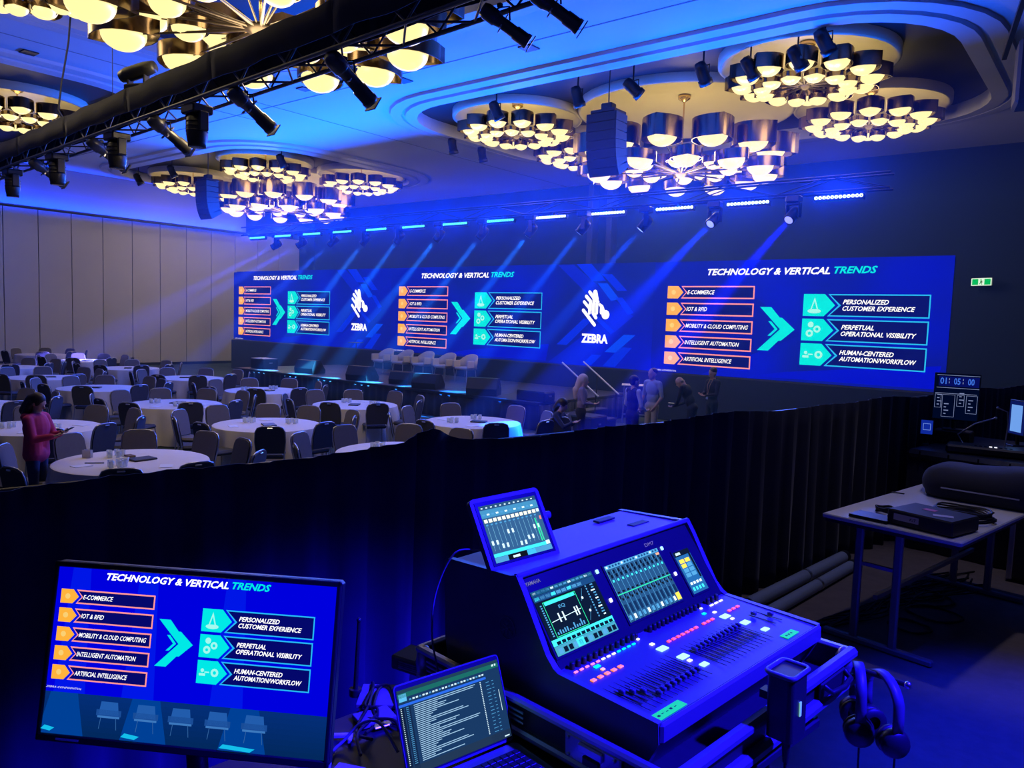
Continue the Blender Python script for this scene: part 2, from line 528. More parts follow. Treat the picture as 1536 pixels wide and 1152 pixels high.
def chandelier(name, loc, rings, hub_r, stem_top, label, group, power):
    """rings: (count, radius, z, petal L, W, h, bowl r, phase, mirrored)"""
    root = empty(name, loc, 0, label, 'chandelier', group)
    mb = MB(); mb.lathe([(0.001, -hub_r * .7), (hub_r * .5, -hub_r * .6), (hub_r, -.02), (hub_r * 1.6, .02), (hub_r * 1.6, .06), (hub_r * .5, .12), (.001, .14)], n=16)
    mb.build('hub', m_arm, root, fix=False)
    MB().cyl((0, 0, .1), (0, 0, stem_top), .022, n=8).build('stem', m_gold, root)
    mb = MB(); mb.lathe([(.03, stem_top - .18), (.16, stem_top - .10), (.17, stem_top - .02), (.001, stem_top)], n=14); mb.build('canopy', m_gold, root, fix=False)
    for cnt, R_, z, L, W, h, rb, ph, arm in rings:
        pm, bmsh = petal_mesh(L, W, h), bowl_mesh(rb)
        am = MB(); am.cyl((hub_r, 0, .03), (R_ - L * .15, 0, z + .05), .028 if arm else .018, .012, n=6)
        ame = am.mesh('arm', m_arm)
        for k in range(cnt):
            a = 2 * PI * (k + ph) / cnt
            for nm, me in (('arm', ame),):
                o = link(nm, me, root); o.rotation_euler = (0, 0, a)
            s = link('shade', pm, root)
            s.location = (R_ * math.cos(a), R_ * math.sin(a), z); s.rotation_euler = (0, 0, a)
            b = link('bowl', bmsh, s)
            b.location = (0, 0, h * .30)
    add_light('POINT', 'lamp_glow', (0, 0, .45), power * .16, WARM, root, shadow_soft_size=.45)
    add_light('POINT', 'lamp_glow', (0, 0, -.35), power * .84, WARM, root, shadow_soft_size=.6)
    return root
def small_ch(x, y, label, group='small ring chandeliers'):
    return chandelier('small_chandelier', (x, y, 7.95),
                      [(12, 1.30, .06, .80, .62, .28, .25, .5, True), (12, .88, -.06, .50, .42, .10, .19, 0, True)],
                      .10, ZRIM + .49 - 7.95, label, group, CHANDELIER_SMALL_W)
def big_ch(x, y, z, label, group='large layered chandeliers'):
    return chandelier('large_chandelier', (x, y, z),
                      [(12, 2.30, .40, 1.35, 1.0, .50, .37, .5, False), (12, 2.2, -.04, 1.2, .78, .24, .33, 0, True), (8, 1.25, .10, .72, .60, .16, .25, .5, True)],
                      .16, ZRIM + .49 - z, label, group, CHANDELIER_BIG_W)
big_ch(-10.3, 6.66, 6.8, 'huge glowing chandelier at the top left, partly behind the black truss')
big_ch(-9.9, 19.3, 6.8, 'large chandelier hanging behind the near line array above the stage')
big_ch(-28.6, 19.7, 6.97, 'large chandelier above the left end of the LED screen')
small_ch(-15.0, 4.9, 'small chandelier cut by the top left corner of the picture')
small_ch(-25.5, 8.6, 'small chandelier at the left edge, just above the truss')
small_ch(-14.2, 17.5, 'small ring chandelier left of the near line array')
small_ch(-5.95, 17.15, 'small ring chandelier at the upper right, higher of two')
small_ch(-5.7, 21.3, 'small ring chandelier at the right, lower of two near the dark corner')
small_ch(-14.3, 21.2, 'small chandelier mostly hidden behind the near line array')
small_ch(-32.6, 17.8, 'small chandelier at the left end of the far coffer')
small_ch(-26.5, 17.4, 'small chandelier at the top of the far coffer')
small_ch(-25.4, 21.2, 'small chandelier at the right end of the far coffer')
small_ch(-32.4, 21.2, 'small chandelier beside the far line array')

# ------------------------------------------------------------------ LED wall
LX0, LX1, LZ0, LZ1, LY = -32.72, -3.30, 1.385, 4.525, 20.0
led = empty('led_wall', ((LX0 + LX1) / 2, LY, 0), label='very long blue LED screen showing three slides and two logos', cat='screen')
lx = -(LX0 + LX1) / 2
CAB = MB().box((0, 0.07, 0), (.975, .10, 1.04), bev=.01).mesh('cabinet', m_plastic)
ncab = 30
for i in range(ncab):
    for j in range(3):
        o = link('cabinet', CAB, led)
        o.location = (LX0 + (i + .5) * (LX1 - LX0) / ncab + lx, 0, LZ0 + (j + .5) * (LZ1 - LZ0) / 3)
# background picture
def led_bg_material():
    m = bpy.data.materials.new('led_background'); m.use_nodes = True
    nt = m.node_tree; nt.nodes.clear()
    out = nt.nodes.new('ShaderNodeOutputMaterial'); em = nt.nodes.new('ShaderNodeEmission')
    tc = nt.nodes.new('ShaderNodeTexCoord'); nz = nt.nodes.new('ShaderNodeTexNoise'); cr = nt.nodes.new('ShaderNodeValToRGB')
    nz.inputs['Scale'].default_value = 0.33; nz.inputs['Detail'].default_value = 1.0
    cr.color_ramp.elements[0].position = .35; cr.color_ramp.elements[0].color = (*lin(8, 22, 140), 1)
    cr.color_ramp.elements[1].position = .68; cr.color_ramp.elements[1].color = (*lin(0, 14, 208), 1)
    nt.links.new(tc.outputs['Object'], nz.inputs['Vector']); nt.links.new(nz.outputs['Fac'], cr.inputs[0])
    nt.links.new(cr.outputs[0], em.inputs['Color']); nt.links.new(em.outputs[0], out.inputs['Surface'])
    em.inputs['Strength'].default_value = 1.0
    return m
mb = MB()
mb.add([(LX0 + lx, 0, LZ0), (LX1 + lx, 0, LZ0), (LX1 + lx, 0, LZ1), (LX0 + lx, 0, LZ1)], [(0, 1, 2, 3)])
mb.build('screen_picture', led_bg_material(), led, fix=False)

WHT = (1.25, 1.25, 1.3); CYA = lin(0, 238, 236, 1.0); ORA = lin(255, 176, 60, 1.1); ORA2 = lin(255, 120, 90, 1.0); PNK = lin(255, 150, 150, 1.1)
DKB = lin(4, 8, 110); CYL = lin(40, 190, 255)
def slide(D, fx, fz, title=True, k=1.0):
    """the slide in the coordinates of the right-hand copy: x -10.9..-3.3, z 1.4..4.5"""
    C = lambda c: tuple(v * k for v in c)
    P = lambda pts: [(fx(x), fz(z)) for x, z in pts]
    T = lambda s, x0, x1, z0, z1, c, b=.03: D.text(s, fx(x0), fx(x1), fz(z0), fz(z1), C(c), b, .32)
    D.layer()
    if title: D.poly(P([(-10.9, 4.5), (-9.2, 4.5), (-6.6, 2.6), (-9.3, 1.40), (-10.9, 1.40)]), C(lin(3, 14, 168)))
    if title: D.poly(P([(-7.9, 1.45), (-3.5, 1.45), (-3.4, 2.0), (-5.8, 1.75), (-7.0, 1.62)]), C(lin(0, 10, 214)))
    D.layer()
    T('TECHNOLOGY & VERTICAL', -9.28, -6.02, 4.13, 4.31, WHT); T('TRENDS', -5.93, -4.92, 4.14, 4.32, CYA)
    for i, s in enumerate(('E-COMMERCE', 'IOT & RFID', 'MOBILITY & CLOUD COMPUTING', 'INTELLIGENT AUTOMATION', 'ARTIFICIAL INTELLIGENCE')):
        z1 = 3.84 - i * .467; z0 = z1 - .35; zm = (z0 + z1) / 2; x0 = -10.47
        D.poly(P([(-10.05, z0), (-7.92, z0), (-7.92, z1), (-10.05, z1), (-9.9, zm)]), C(PNK))
        D.layer()
        D.poly(P([(-10.0, z0 + .035), (-7.955, z0 + .035), (-7.955, z1 - .035), (-10.0, z1 - .035), (-9.86, zm)]), C(DKB))
        D.poly(P([(x0, z0), (-10.14, z0), (-9.98, zm), (-10.14, z1), (x0, z1)]), C(ORA))
        D.layer()
        D.disc(fx(-10.28), fz(zm), abs(fx(.07) - fx(0)), C(lin(255, 214, 120)), 10, abs(fz(.07) - fz(0)))
        w = (.82, .62, 1.82, 1.60, 1.42)[i]
        T(s, -9.86, -9.86 + w, zm - .055, zm + .06, WHT, .012)
    D.poly(P([(-7.74, 3.29), (-7.44, 3.29), (-7.20, 3.02), (-7.14, 3.02), (-6.80, 2.72), (-7.14, 2.42), (-7.20, 2.42), (-7.46, 2.15), (-7.76, 2.15), (-7.18, 2.72)]), C(CYA))
    D.poly(P([(-7.50, 2.92), (-7.42, 2.92), (-7.24, 2.72), (-7.42, 2.54), (-7.50, 2.54), (-7.32, 2.72)]), C(CYA))
    for i, (a, wa, b, wb_) in enumerate((('PERSONALIZED', 1.05, 'CUSTOMER EXPERIENCE', 1.63), ('PERPETUAL', .76, 'OPERATIONAL VISIBILITY', 1.70), ('HUMAN-CENTERED', 1.24, 'AUTOMATION/WORKFLOW', 1.74))):
        z1 = 3.635 - i * .622; z0 = z1 - .555; zm = (z0 + z1) / 2
        D.poly(P([(-6.02, z0), (-3.72, z0), (-3.72, z1), (-6.02, z1), (-5.76, zm)]), C(CYL))
        D.layer()
        D.poly(P([(-5.96, z0 + .03), (-3.75, z0 + .03), (-3.75, z1 - .03), (-5.96, z1 - .03), (-5.70, zm)]), C(DKB))
        D.poly(P([(-6.62, z0), (-6.10, z0), (-5.84, zm), (-6.10, z1), (-6.62, z1)]), C(CYA))
        D.layer()
        il = C(lin(170, 255, 245))
        ax, az = abs(fx(1) - fx(0)), abs(fz(1) - fz(0))
        if i == 0:
            D.disc(fx(-6.34), fz(zm - .15), .17 * ax, il, 14, .06 * az); D.poly(P([(-6.44, zm - .12), (-6.34, zm + .2), (-6.24, zm - .12)]), il)
            D.layer(); D.poly(P([(-6.40, zm - .1), (-6.34, zm + .1), (-6.28, zm - .1)]), C(CYA))
        elif i == 1:
            for px, pz, r in ((-6.40, .13, .075), (-6.24, .02, .09), (-6.42, -.09, .095)):
                D.disc(fx(px), fz(zm + pz), r * ax, il, 12, r * az)
            D.layer()
            for px, pz in ((-6.24, .02), (-6.42, -.09)):
                D.disc(fx(px), fz(zm + pz), .04 * ax, C(CYA), 10, .04 * az)
        else:
            D.disc(fx(-6.16), fz(zm), .10 * ax, il, 12, .10 * az); D.rect(fx(-6.42), fx(-6.30), fz(zm - .015), fz(zm + .015), il)
            D.disc(fx(-6.48), fz(zm + .04), .045 * ax, il, 10, .045 * az); D.rect(fx(-6.56), fx(-6.40), fz(zm - .09), fz(zm - .03), il)
            D.layer(); D.disc(fx(-6.16), fz(zm), .045 * ax, C(CYA), 10, .045 * az)
        T(a, -5.66, -5.66 + wa, zm + .03, zm + .145, WHT, .02); T(b, -5.66, -5.66 + wb_, zm - .13, zm - .015, WHT, .02)
    T('ZEBRA CONFIDENTIAL', -10.72 if title else -10.56, -10.06 if title else -9.6, 1.415, 1.46, (.8, .8, .95), .005)
for off in (0, -11.2, -22.05):
    D = Disp(.002); D.d = .002
    slide(D, lambda x, off=off: x + off + lx, lambda z: z)
    D.build('slide_picture', led)
def logo(off):
    D = Disp(.002); D.d = .002
    P = lambda pts: [(x + off + lx, z) for x, z in pts]
    D.layer()
    b1, b2, b3 = lin(0, 42, 240), lin(0, 70, 255), lin(4, 26, 205)
    D.poly(P([(-14.35, 4.5), (-13.75, 4.5), (-11.55, 2.95), (-13.5, 1.42), (-14.6, 1.42), (-12.4, 2.95)]), b3)
    D.layer()
    for pts, c in (([(-13.65, 4.52), (-13.1, 4.52), (-12.55, 4.0), (-13.05, 4.0)], b1), ([(-12.7, 4.2), (-12.35, 4.2), (-11.8, 3.7), (-12.15, 3.7)], b1),
                   ([(-12.85, 3.93), (-12.5, 3.93), (-12.05, 3.45), (-12.35, 3.40)], b2), ([(-12.2, 3.5), (-11.95, 3.5), (-11.55, 3.05), (-11.75, 3.0)], b1),
                   ([(-14.3, 2.0), (-13.9, 2.0), (-13.0, 2.8), (-13.3, 2.85)], b1), ([(-12.5, 1.85), (-12.1, 1.85), (-11.45, 2.4), (-11.85, 2.4)], b2),
                   ([(-12.55, 1.42), (-12.1, 1.42), (-11.55, 2.02), (-11.95, 2.02)], b1), ([(-13.3, 1.42), (-12.95, 1.42), (-12.6, 1.75), (-12.95, 1.75)], b1),
                   ([(-13.0, 3.1), (-12.2, 2.5), (-12.3, 2.4), (-13.1, 3.0)], b1)):
        D.poly(P(pts), c)
    D.layer()
    W = WHT; w = .085
    def stripe(pts, t=.10):
        q = P(pts)
        for (xa, za), (xb, zb) in zip(q, q[1:]):
            D.line(xa, za, xb, zb, t, W)
        for xa, za in q:
            D.disc(xa, za, t / 2, W, 8)
    stripe([(-13.33, 3.10), (-12.90, 2.66)], .11); stripe([(-13.31, 3.36), (-13.10, 3.16), (-13.10, 3.02)], .10)
    stripe([(-13.24, 3.53), (-13.08, 3.38), (-13.08, 3.12)], .11); stripe([(-13.12, 3.66), (-12.95, 3.47), (-12.97, 3.02), (-12.86, 2.88)], .11)
    stripe([(-12.92, 3.66), (-12.86, 3.44)], .15); stripe([(-12.95, 3.46), (-12.80, 3.36)], .10); stripe([(-12.84, 3.34), (-12.84, 3.02)], .10)
    stripe([(-12.74, 3.28), (-12.68, 3.24), (-12.68, 3.03)], .09); stripe([(-12.66, 3.24), (-12.60, 3.12)], .09)
    D.disc(-12.52 + off + lx, 2.98, .14, W, 18)
    D.text('ZEBRA', -13.36 + off + lx, -12.40 + off + lx, 2.10, 2.38, W, .045, 0.0)
    D.build('logo_picture', led)
logo(0); logo(-11.06)
# black base under the screen
bw = tag(MB().box(((LX0 + LX1) / 2 - .1, LY + .12, LZ0 / 2 - .01), (LX1 - LX0 + .5, .36, LZ0 - .03), bev=.02).build('screen_base', m_blackcloth), 'black skirted base carrying the LED screen', 'screen base')
# ------------------------------------------------------------------ lighting truss over the stage with LED battens and moving heads
def truss(name, p0, p1, w, h, label, step, bar_mat, cat='truss', up=True):
    p0 = Vector(p0); p1 = Vector(p1); d = (p1 - p0).normalized(); s = Vector((0, 0, 1)).cross(d).normalized(); z = Vector((0, 0, 1))
    root = empty(name, tuple(p0), 0, label, cat)
    L = (p1 - p0).length
    cs = [(-w / 2, 0), (w / 2, 0), (-w / 2, h), (w / 2, h)]
    for a, b in cs:
        o = s * a + z * b
        MB().cyl(o, d * L + o, .025, n=8).build('chord', bar_mat, root)
    n = int(L / step)
    rot = d.to_track_quat('X', 'Z').to_matrix()
    ms = {}
    for key, (c0, c1) in {'near': (cs[1], cs[3]), 'far': (cs[0], cs[2]), 'low': (cs[0], cs[1])}.items():
        for flip in (0, 1):
            a, b = (c0, c1) if not flip else (c1, c0)
            ms[key, flip] = MB().cyl((s * a[0] + z * a[1]), d * step + s * b[0] + z * b[1], .013, n=6).mesh('lattice_bar', bar_mat)
    for i in range(n):
        for key in ('near', 'far', 'low'):
            o = link('lattice_bar', ms[key, i % 2], root)
            o.location = d * (i * step)
    return root
BY, BZ = 16.5, 5.42
truss('stage_truss', (-27.0, BY + .35, BZ + .18), (-4.0, BY + .35, BZ + .18), .3, .3, 'dark lighting truss hanging over the stage above the LED screen', 1.15, m_black)
m_lens_w = {}
HC = [(0.72, 0.95, 1.0), (0.30, 0.95, 1.0)]
bar_xs = [-4.89, -6.79, -8.55, -10.35, -12.1, -13.82, -15.53, -17.25, -18.94, -20.63, -22.27, -23.95, -25.54]
bar_body = MB().box((0, 0, 0), (.98, .10, .12), bev=.012).mesh('housing', m_plastic)
bar_lens = MB().lathe([(.001, -.004), (.030, -.002), (.034, .006), (.034, .02)], n=10, M=Matrix.Rotation(PI / 2, 3, 'X')).mesh('lens', mat('bar_lens_white', (.8, .9, 1), .3, emit=(0.72, 0.96, 1.0), estr=2.2))
bar_lens2 = bar_lens.copy(); bar_lens2.materials[0] = mat('bar_lens_cyan', (.5, .9, 1), .3, emit=(0.10, 0.80, 1.0), estr=1.3)
ORD = ['first', 'second', 'third', 'fourth', 'fifth', 'sixth', 'seventh', 'eighth', 'ninth', 'tenth', 'eleventh', 'twelfth', 'thirteenth']
for i, x in enumerate(bar_xs):
    r = empty('led_batten', (x, BY, BZ), 0, '%s LED batten from the right on the stage truss' % ORD[i], 'light bar', 'LED battens on the stage truss')
    r.rotation_euler = (math.radians(-14), 0, 0)
    link('housing', bar_body, r)
    MB().box((0, .10, .12), (.06, .22, .05)).box((0, .195, .16), (.06, .03, .1)).build('bracket', m_black, r)
    for k in range(12):
        o = link('lens', bar_lens if i < 5 else bar_lens2, r); o.location = (-.44 + .08 * k, -.053, .0)
    l = add_light('AREA', 'batten_light', (0, -.09, .0), BAR_W, (0.0, 0.09, 1.0), r, shape='RECTANGLE', size=.95, size_y=.05, spread=math.radians(165))
    l.rotation_euler = (math.radians(-104), 0, 0)
# moving heads
mh_base = MB().box((0, 0, -.07), (.30, .24, .14), bev=.02).mesh('base', m_plastic)
mh_yoke = MB().box((0, 0, -.17), (.34, .10, .05), bev=.01).box((-.155, 0, -.32), (.035, .11, .30), bev=.01).box((.155, 0, -.32), (.035, .11, .30), bev=.01).mesh('yoke', m_plastic)
mh_head = MB().lathe([(.001, -.20), (.08, -.19), (.12, -.12), (.125, .02), (.115, .16), (.125, .17), (.12, .20), (.10, .195), (.001, .19)], n=14).mesh('lamp_head', m_plastic)
def lens_mesh(name, col, s):
    mb = MB(); mb.lathe([(.001, .207), (.07, .205), (.095, .197)], n=14)
    return mb.mesh(name, mat(name, (.3, .5, 1), .3, emit=col, estr=s))
heads = [(-5.9, 5.30), (-7.69, 5.25), (-9.48, 5.2), (-11.28, 5.17), (-12.99, 5.15), (-14.74, 5.14), (-16.47, 5.12), (-18.22, 5.14), (-19.84, 5.16), (-21.51, 5.2), (-23.27, 5.24), (-24.81, 5.28)]
DIRS = [(-.32, -1.15), (-.30, -1.23), (-.70, -.42), (-.70, -.30), (-.70, -.30), (-.70, -.32), (-.72, -.35), (-.72, -.30), (-.76, -.32), (-1.0, -.6), (-1.36, -1.06), (-1.4, -1.1)]
BC = [(0.0, 0.01, 1.0), (0.0, 0.05, 1.0), (0.0, 0.13, 1.0), (0.01, 0.2, 1.0), (0.03, 0.34, 1.0), (0.05, 0.40, 1.0), (0.05, 0.42, 1.0), (0.05, 0.40, 1.0), (0.08, 0.40, 1.0), (0.08, 0.22, 1.0), (0.14, 0.16, 1.0), (0.16, 0.14, 1.0)]
for i, (x, z) in enumerate(heads):
    r = empty('moving_head_light', (x, BY + .28, 5.575), 0, '%s moving head from the right under the stage truss' % ORD[i], 'stage light', 'moving heads on the stage truss')
    dx, dy = DIRS[i]
    D_ = Vector((dx, dy, -1)).normalized()
    link('base', mh_base, r)
    yk = link('yoke', mh_yoke, r); yk.rotation_euler = (0, 0, math.atan2(dy, dx) - PI / 2)
    hd = link('lamp_head', mh_head, r); hd.location = (0, 0, -.40); hd.rotation_euler = D_.to_track_quat('Z', 'Y').to_euler()
    link('lens', lens_mesh('lens_%d' % i, tuple(min(1, c * .8 + .25) for c in BC[i]), 1.6), hd)
    add_light('SPOT', 'beam', tuple(Vector((0, 0, -.40)) + D_ * .25), BEAM_W, BC[i], r, target=None, spot_size=math.radians(7.5), spot_blend=.35, shadow_soft_size=.06).rotation_euler = D_.to_track_quat('-Z', 'Y').to_euler()
# ------------------------------------------------------------------ haze over the stage
def haze_material():
    m = bpy.data.materials.new('stage_haze'); m.use_nodes = True
    nt = m.node_tree; nt.nodes.clear()
    out = nt.nodes.new('ShaderNodeOutputMaterial'); vs = nt.nodes.new('ShaderNodeVolumeScatter')
    vs.inputs['Color'].default_value = (.13, .34, 1, 1); vs.inputs['Density'].default_value = HAZE; vs.inputs['Anisotropy'].default_value = .25  # blue of the stage light is put into the scatter colour
    nt.links.new(vs.outputs[0], out.inputs['Volume'])
    return m
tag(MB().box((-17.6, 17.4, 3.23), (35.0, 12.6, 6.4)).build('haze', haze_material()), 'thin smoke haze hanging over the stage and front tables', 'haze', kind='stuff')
# ------------------------------------------------------------------ stage
SZ = 0.70
stage = empty('stage', (-18.1, 17.4, 0), label='low wide stage with dark deck and black front in front of the LED screen', cat='stage')
deck_me = MB().box((0, 0, 0), (1.92, 1.125, .06), bev=.008).mesh('deck_panel', m_stage)
nx, ny = 7, 4
for i in range(nx):
    for j in range(ny):
        o = link('deck_panel', deck_me, stage); o.location = (-6.75 + (i + .5) * 13.5 / nx, -2.25 + (j + .5) * 4.5 / ny + .1, SZ - .03)
mb = MB()
for k in range(60):
    pass
def skirt(p0, p1, h, parent, name='skirt', m=None, amp=.02):
    p0 = Vector(p0); p1 = Vector(p1); L = (p1 - p0).length; d = (p1 - p0) / L; nrm = d.cross(Vector((0, 0, 1)))
    n = int(L / .06); vs = []
    for z in (0.01, h):
        for i in range(n + 1):
            vs.append(p0 + d * (L * i / n) + nrm * (amp * math.sin(i * 1.25)) + Vector((0, 0, z)))
    mb = MB(); mb.add(vs, [(i, i + 1, n + 2 + i, n + 1 + i) for i in range(n)], True)
    o = mb.build(name, m or m_blackcloth, parent, fix=False)
    md = o.modifiers.new('thickness', 'SOLIDIFY'); md.thickness = .01
skirt((-6.78, -2.22, 0), (6.78, -2.22, 0), SZ - .07, stage); skirt((6.78, -2.22, 0), (6.78, 2.3, 0), SZ - .07, stage); skirt((-6.78, 2.3, 0), (-6.78, -2.22, 0), SZ - .07, stage)
MB().box((0, -2.24, SZ - .035), (13.56, .05, .07)).build('edge_strip', m_dkmetal, stage)
# steps with two white handrails
st = empty('stage_steps', (-10.75, 17.05, 0), label='black stage steps with two sloping white handrails', cat='steps')
for k, z in enumerate((.46, .23)):
    MB().box((-.25 + .30 * k, 0, z - .03), (.34, 1.15, .06), bev=.01).build('tread', m_stage, st)
    MB().box((-.25 + .30 * k, 0, (z - .06) / 2), (.30, 1.1, z - .07)).build('riser_box', m_black, st)
m_rail = mat('white_rail', (.8, .8, .85), .35)
for y in (-.5, .5):
    mb = MB(); mb.tube([(-.88, y, 1.66), (-.30, y, 1.26), (.28, y, .86)], .022, 8); mb.build('handrail', m_rail, st)
    for x, z in ((-.42, 1.34), (.2, .9)):
        MB().cyl((x, y, .2 if x > 0 else .45), (x, y, z), .016, n=6).build('rail_post', m_dkmetal, st)
# tall white-topped table by the steps
tt = empty('tall_table', (-10.55, 18.75, 0), math.radians(30), 'tall narrow table with a white top beside the stage steps', 'table')
MB().box((0, 0, 1.04), (.95, .5, .035), bev=.012).build('table_top', mat('white_laminate', (.8, .78, .76), .5), tt)
for x in (-.42, .42):
    for y in (-.2, .2):
        MB().cyl((x * 1.0, y, 0), (x * .95, y, 1.03), .02, n=8).build('leg', m_alu, tt)
MB().box((0, 0, .22), (.8, .03, .03)).build('stretcher', m_alu, tt)
# panel chairs on the stage
m_beige = mat('beige_upholstery', (.52, .47, .44), .8, noise=.08, nscale=20)
m_leg = mat('pale_metal_leg', (.5, .5, .52), .35, metal=.8)
def stage_chair(x, y, label):
    r = empty('armchair', (x, y, SZ), 0, label, 'armchair', 'panel armchairs on the stage')
    MB().box((0, -.02, .43), (.54, .54, .10), bev=.03).build('seat', m_beige, r)
    pts = []
    for i in range(9):
        a = PI * (i / 8)
        pts.append((.30 * math.cos(a), -.0 + .26 * math.sin(a) ** .7))
    vs = []; n = len(pts)
    for s, zz in ((1.0, .42), (1.10, .86)):
        for px, py in pts:
            vs.append((px * s, py * s + .02, zz if zz < .5 else .66 + .22 * max(0, py / .26) ** 1.2))
    mb = MB(); mb.add(vs, [(i, i + 1, n + i + 1, n + i) for i in range(n - 1)], True)
    o = mb.build('backrest', m_beige, r, fix=False); md = o.modifiers.new('thickness', 'SOLIDIFY'); md.thickness = .05; md.offset = 0
    for sx in (-1, 1):
        MB().box((sx * .30, -.14, .56), (.06, .32, .24), bev=.02).build('armrest', m_beige, r)
        for sy in (-1, 1):
            MB().cyl((sx * .22, sy * .2 - .02, .39), (sx * .25, sy * .24 - .02, 0), .016, .011, n=7).build('leg', m_leg, r)
for i, x in enumerate((-20.55, -19.55, -18.55, -17.55, -16.6)):
    stage_chair(x, 18.3, '%s of five beige armchairs in a row on the stage, counted from the left' % ORD[i])
# stage monitor wedges and low black boxes
def wedge(x, y, rz, s, label):
    r = empty('stage_wedge', (x, y, SZ), rz, label, 'speaker', 'floor monitors along the stage edge')
    pr = [(-.28, 0), (.28, 0), (.30, .10), (.06, .40), (-.18, .40), (-.30, .16)]
    mb = MB(); mb.prism([(a * s, b * s) for a, b in pr], lambda a, b, t: (t, a, b), -.36 * s, .36 * s); mb.build('cabinet', m_black, r)
    a0, a1 = Vector((.0, .30, .10)) * s, Vector((.0, .06, .40)) * s
    dd = (a1 - a0); nn = Vector((0, dd.z, -dd.y)).normalized()
    q = [a0 + dd * .06 + Vector((-.33 * s, 0, 0)), a0 + dd * .06 + Vector((.33 * s, 0, 0)), a0 + dd * .94 + Vector((.33 * s, 0, 0)), a0 + dd * .94 + Vector((-.33 * s, 0, 0))]
    mb = MB(); mb.add([p + nn * .004 for p in q] + [p + nn * .016 for p in q], [(0, 1, 2, 3), (4, 5, 6, 7), (0, 1, 5, 4), (1, 2, 6, 5), (2, 3, 7, 6), (3, 0, 4, 7)]); mb.build('grille', m_dkmetal, r)
    for sx in (-1, 1):
        MB().box((sx * .365 * s, 0, .2 * s), (.012, .14 * s, .06 * s)).build('handle', m_dkmetal, r)
for x, y, rz, s, lb in ((-13.45, 15.55, .5, 1.15, 'black floor monitor nearest the stage steps'), (-15.55, 15.55, .3, 1.05, 'black floor monitor in front of the right-hand armchairs'), (-17.0, 15.9, .3, .9, 'black floor monitor in front of the middle armchairs'), (-18.6, 15.7, .2, 1.1, 'black floor monitor left of the armchairs'), (-21.6, 15.95, .2, 1.1, 'leftmost black floor monitor on the stage')):
    wedge(x, y, rz, s, lb)
def rack_box(x, y, z, sx, sy, sz, label, top=None, rz=0.0):
    r = empty('equipment_box', (x, y, z), rz, label, 'box')
    MB().box((0, 0, sz / 2), (sx, sy, sz), bev=.015).build('case', m_black, r)
    MB().box((0, 0, sz + .008), (sx * .96, sy * .96, .016), bev=.005).build('lid', top or m_dkmetal, r)
    for s in (-1, 1):
        MB().box((s * (sx / 2 + .008), 0, sz * .6), (.016, .12, .04)).build('handle', m_steel, r)
rack_box(-24.2, 15.9, SZ, .8, .6, .34, 'low box with a pale top at the left end of the stage', mat('pale_top', (.6, .62, .68), .6))
rack_box(-11.75, 15.6, SZ, .9, .45, .24, 'flat black box on the right front corner of the stage')
rack_box(-10.4, 15.75, 0, 1.0, .7, .46, 'low black platform box on the floor beside the stage steps')
# hanging confidence lamp behind the stage edge on the left: thin floor stand tray
r = empty('music_stand', (-22.9, 19.0, SZ), .3, 'thin black stand with a small tray on the stage left', 'stand')
MB().cyl((0, 0, .02), (0, 0, .95), .014, n=8).build('pole', m_dkmetal, r)
MB().box((0, 0, .97), (.5, .34, .02), bev=.006).build('tray', m_dkmetal, r)
for k in range(3):
    a = 2 * PI * k / 3
    MB().cyl((0, 0, .12), (.28 * math.cos(a), .28 * math.sin(a), .012), .01, n=6).build('foot', m_dkmetal, r)

# ------------------------------------------------------------------ front truss with its black cover and lamps
TA = Vector((-30.5, 6.87, 5.5)); TB = Vector((1.2, 4.97, 5.5)); TD = (TB - TA).normalized()
ft = truss('front_truss', TA, TB, .40, .44, 'long black covered lighting truss crossing the upper left', .52, mat('truss_grey', (.16, .16, .17), .4, metal=.5))
s_ = Vector((0, 0, 1)).cross(TD).normalized()
# s_ points towards +y or -y; near side is -y
nr = s_ if s_.y < 0 else -s_
def tpos(x):
    t = (x - TA.x) / TD.x
    return TA + TD * t
L_ = (TB - TA).length
for k in range(12):
    a, b = L_ * k / 12, L_ * (k + 1) / 12 + .02
    mb = MB(); rr = random.Random(k)
    n = 18; vs = []
    prof_ = [(.235, .13), (.245, .34), (.235, .47), (.0, .50), (-.235, .47), (-.24, .2)]
    for i in range(n + 1):
        t = a + (b - a) * i / n
        for o, z in prof_:
            vs.append(TD * t + nr * (o + .010 * math.sin(t * 7 + z * 9)) + Vector((0, 0, z + .012 * math.sin(t * 4.3 + o * 20))))
    m_ = len(prof_)
    mb.add(vs, [(i * m_ + j, i * m_ + j + 1, (i + 1) * m_ + j + 1, (i + 1) * m_ + j) for i in range(n) for j in range(m_ - 1)], True)
    o = mb.build('cover_cloth', m_blackcloth, ft, fix=False); md = o.modifiers.new('thickness', 'SOLIDIFY'); md.thickness = .008
def steel_wire(x, y, z0, z1, parent, base):
    MB().cyl(Vector((x, y, z0)) - base, Vector((x, y, z1)) - base, .006, n=5).build('hanging_wire', m_dkmetal, parent)
for x in (-26, -19.5, -13.2, -6.9, -0.5):
    p = tpos(x); steel_wire(p.x, p.y, 5.95, ZC, ft, TA)
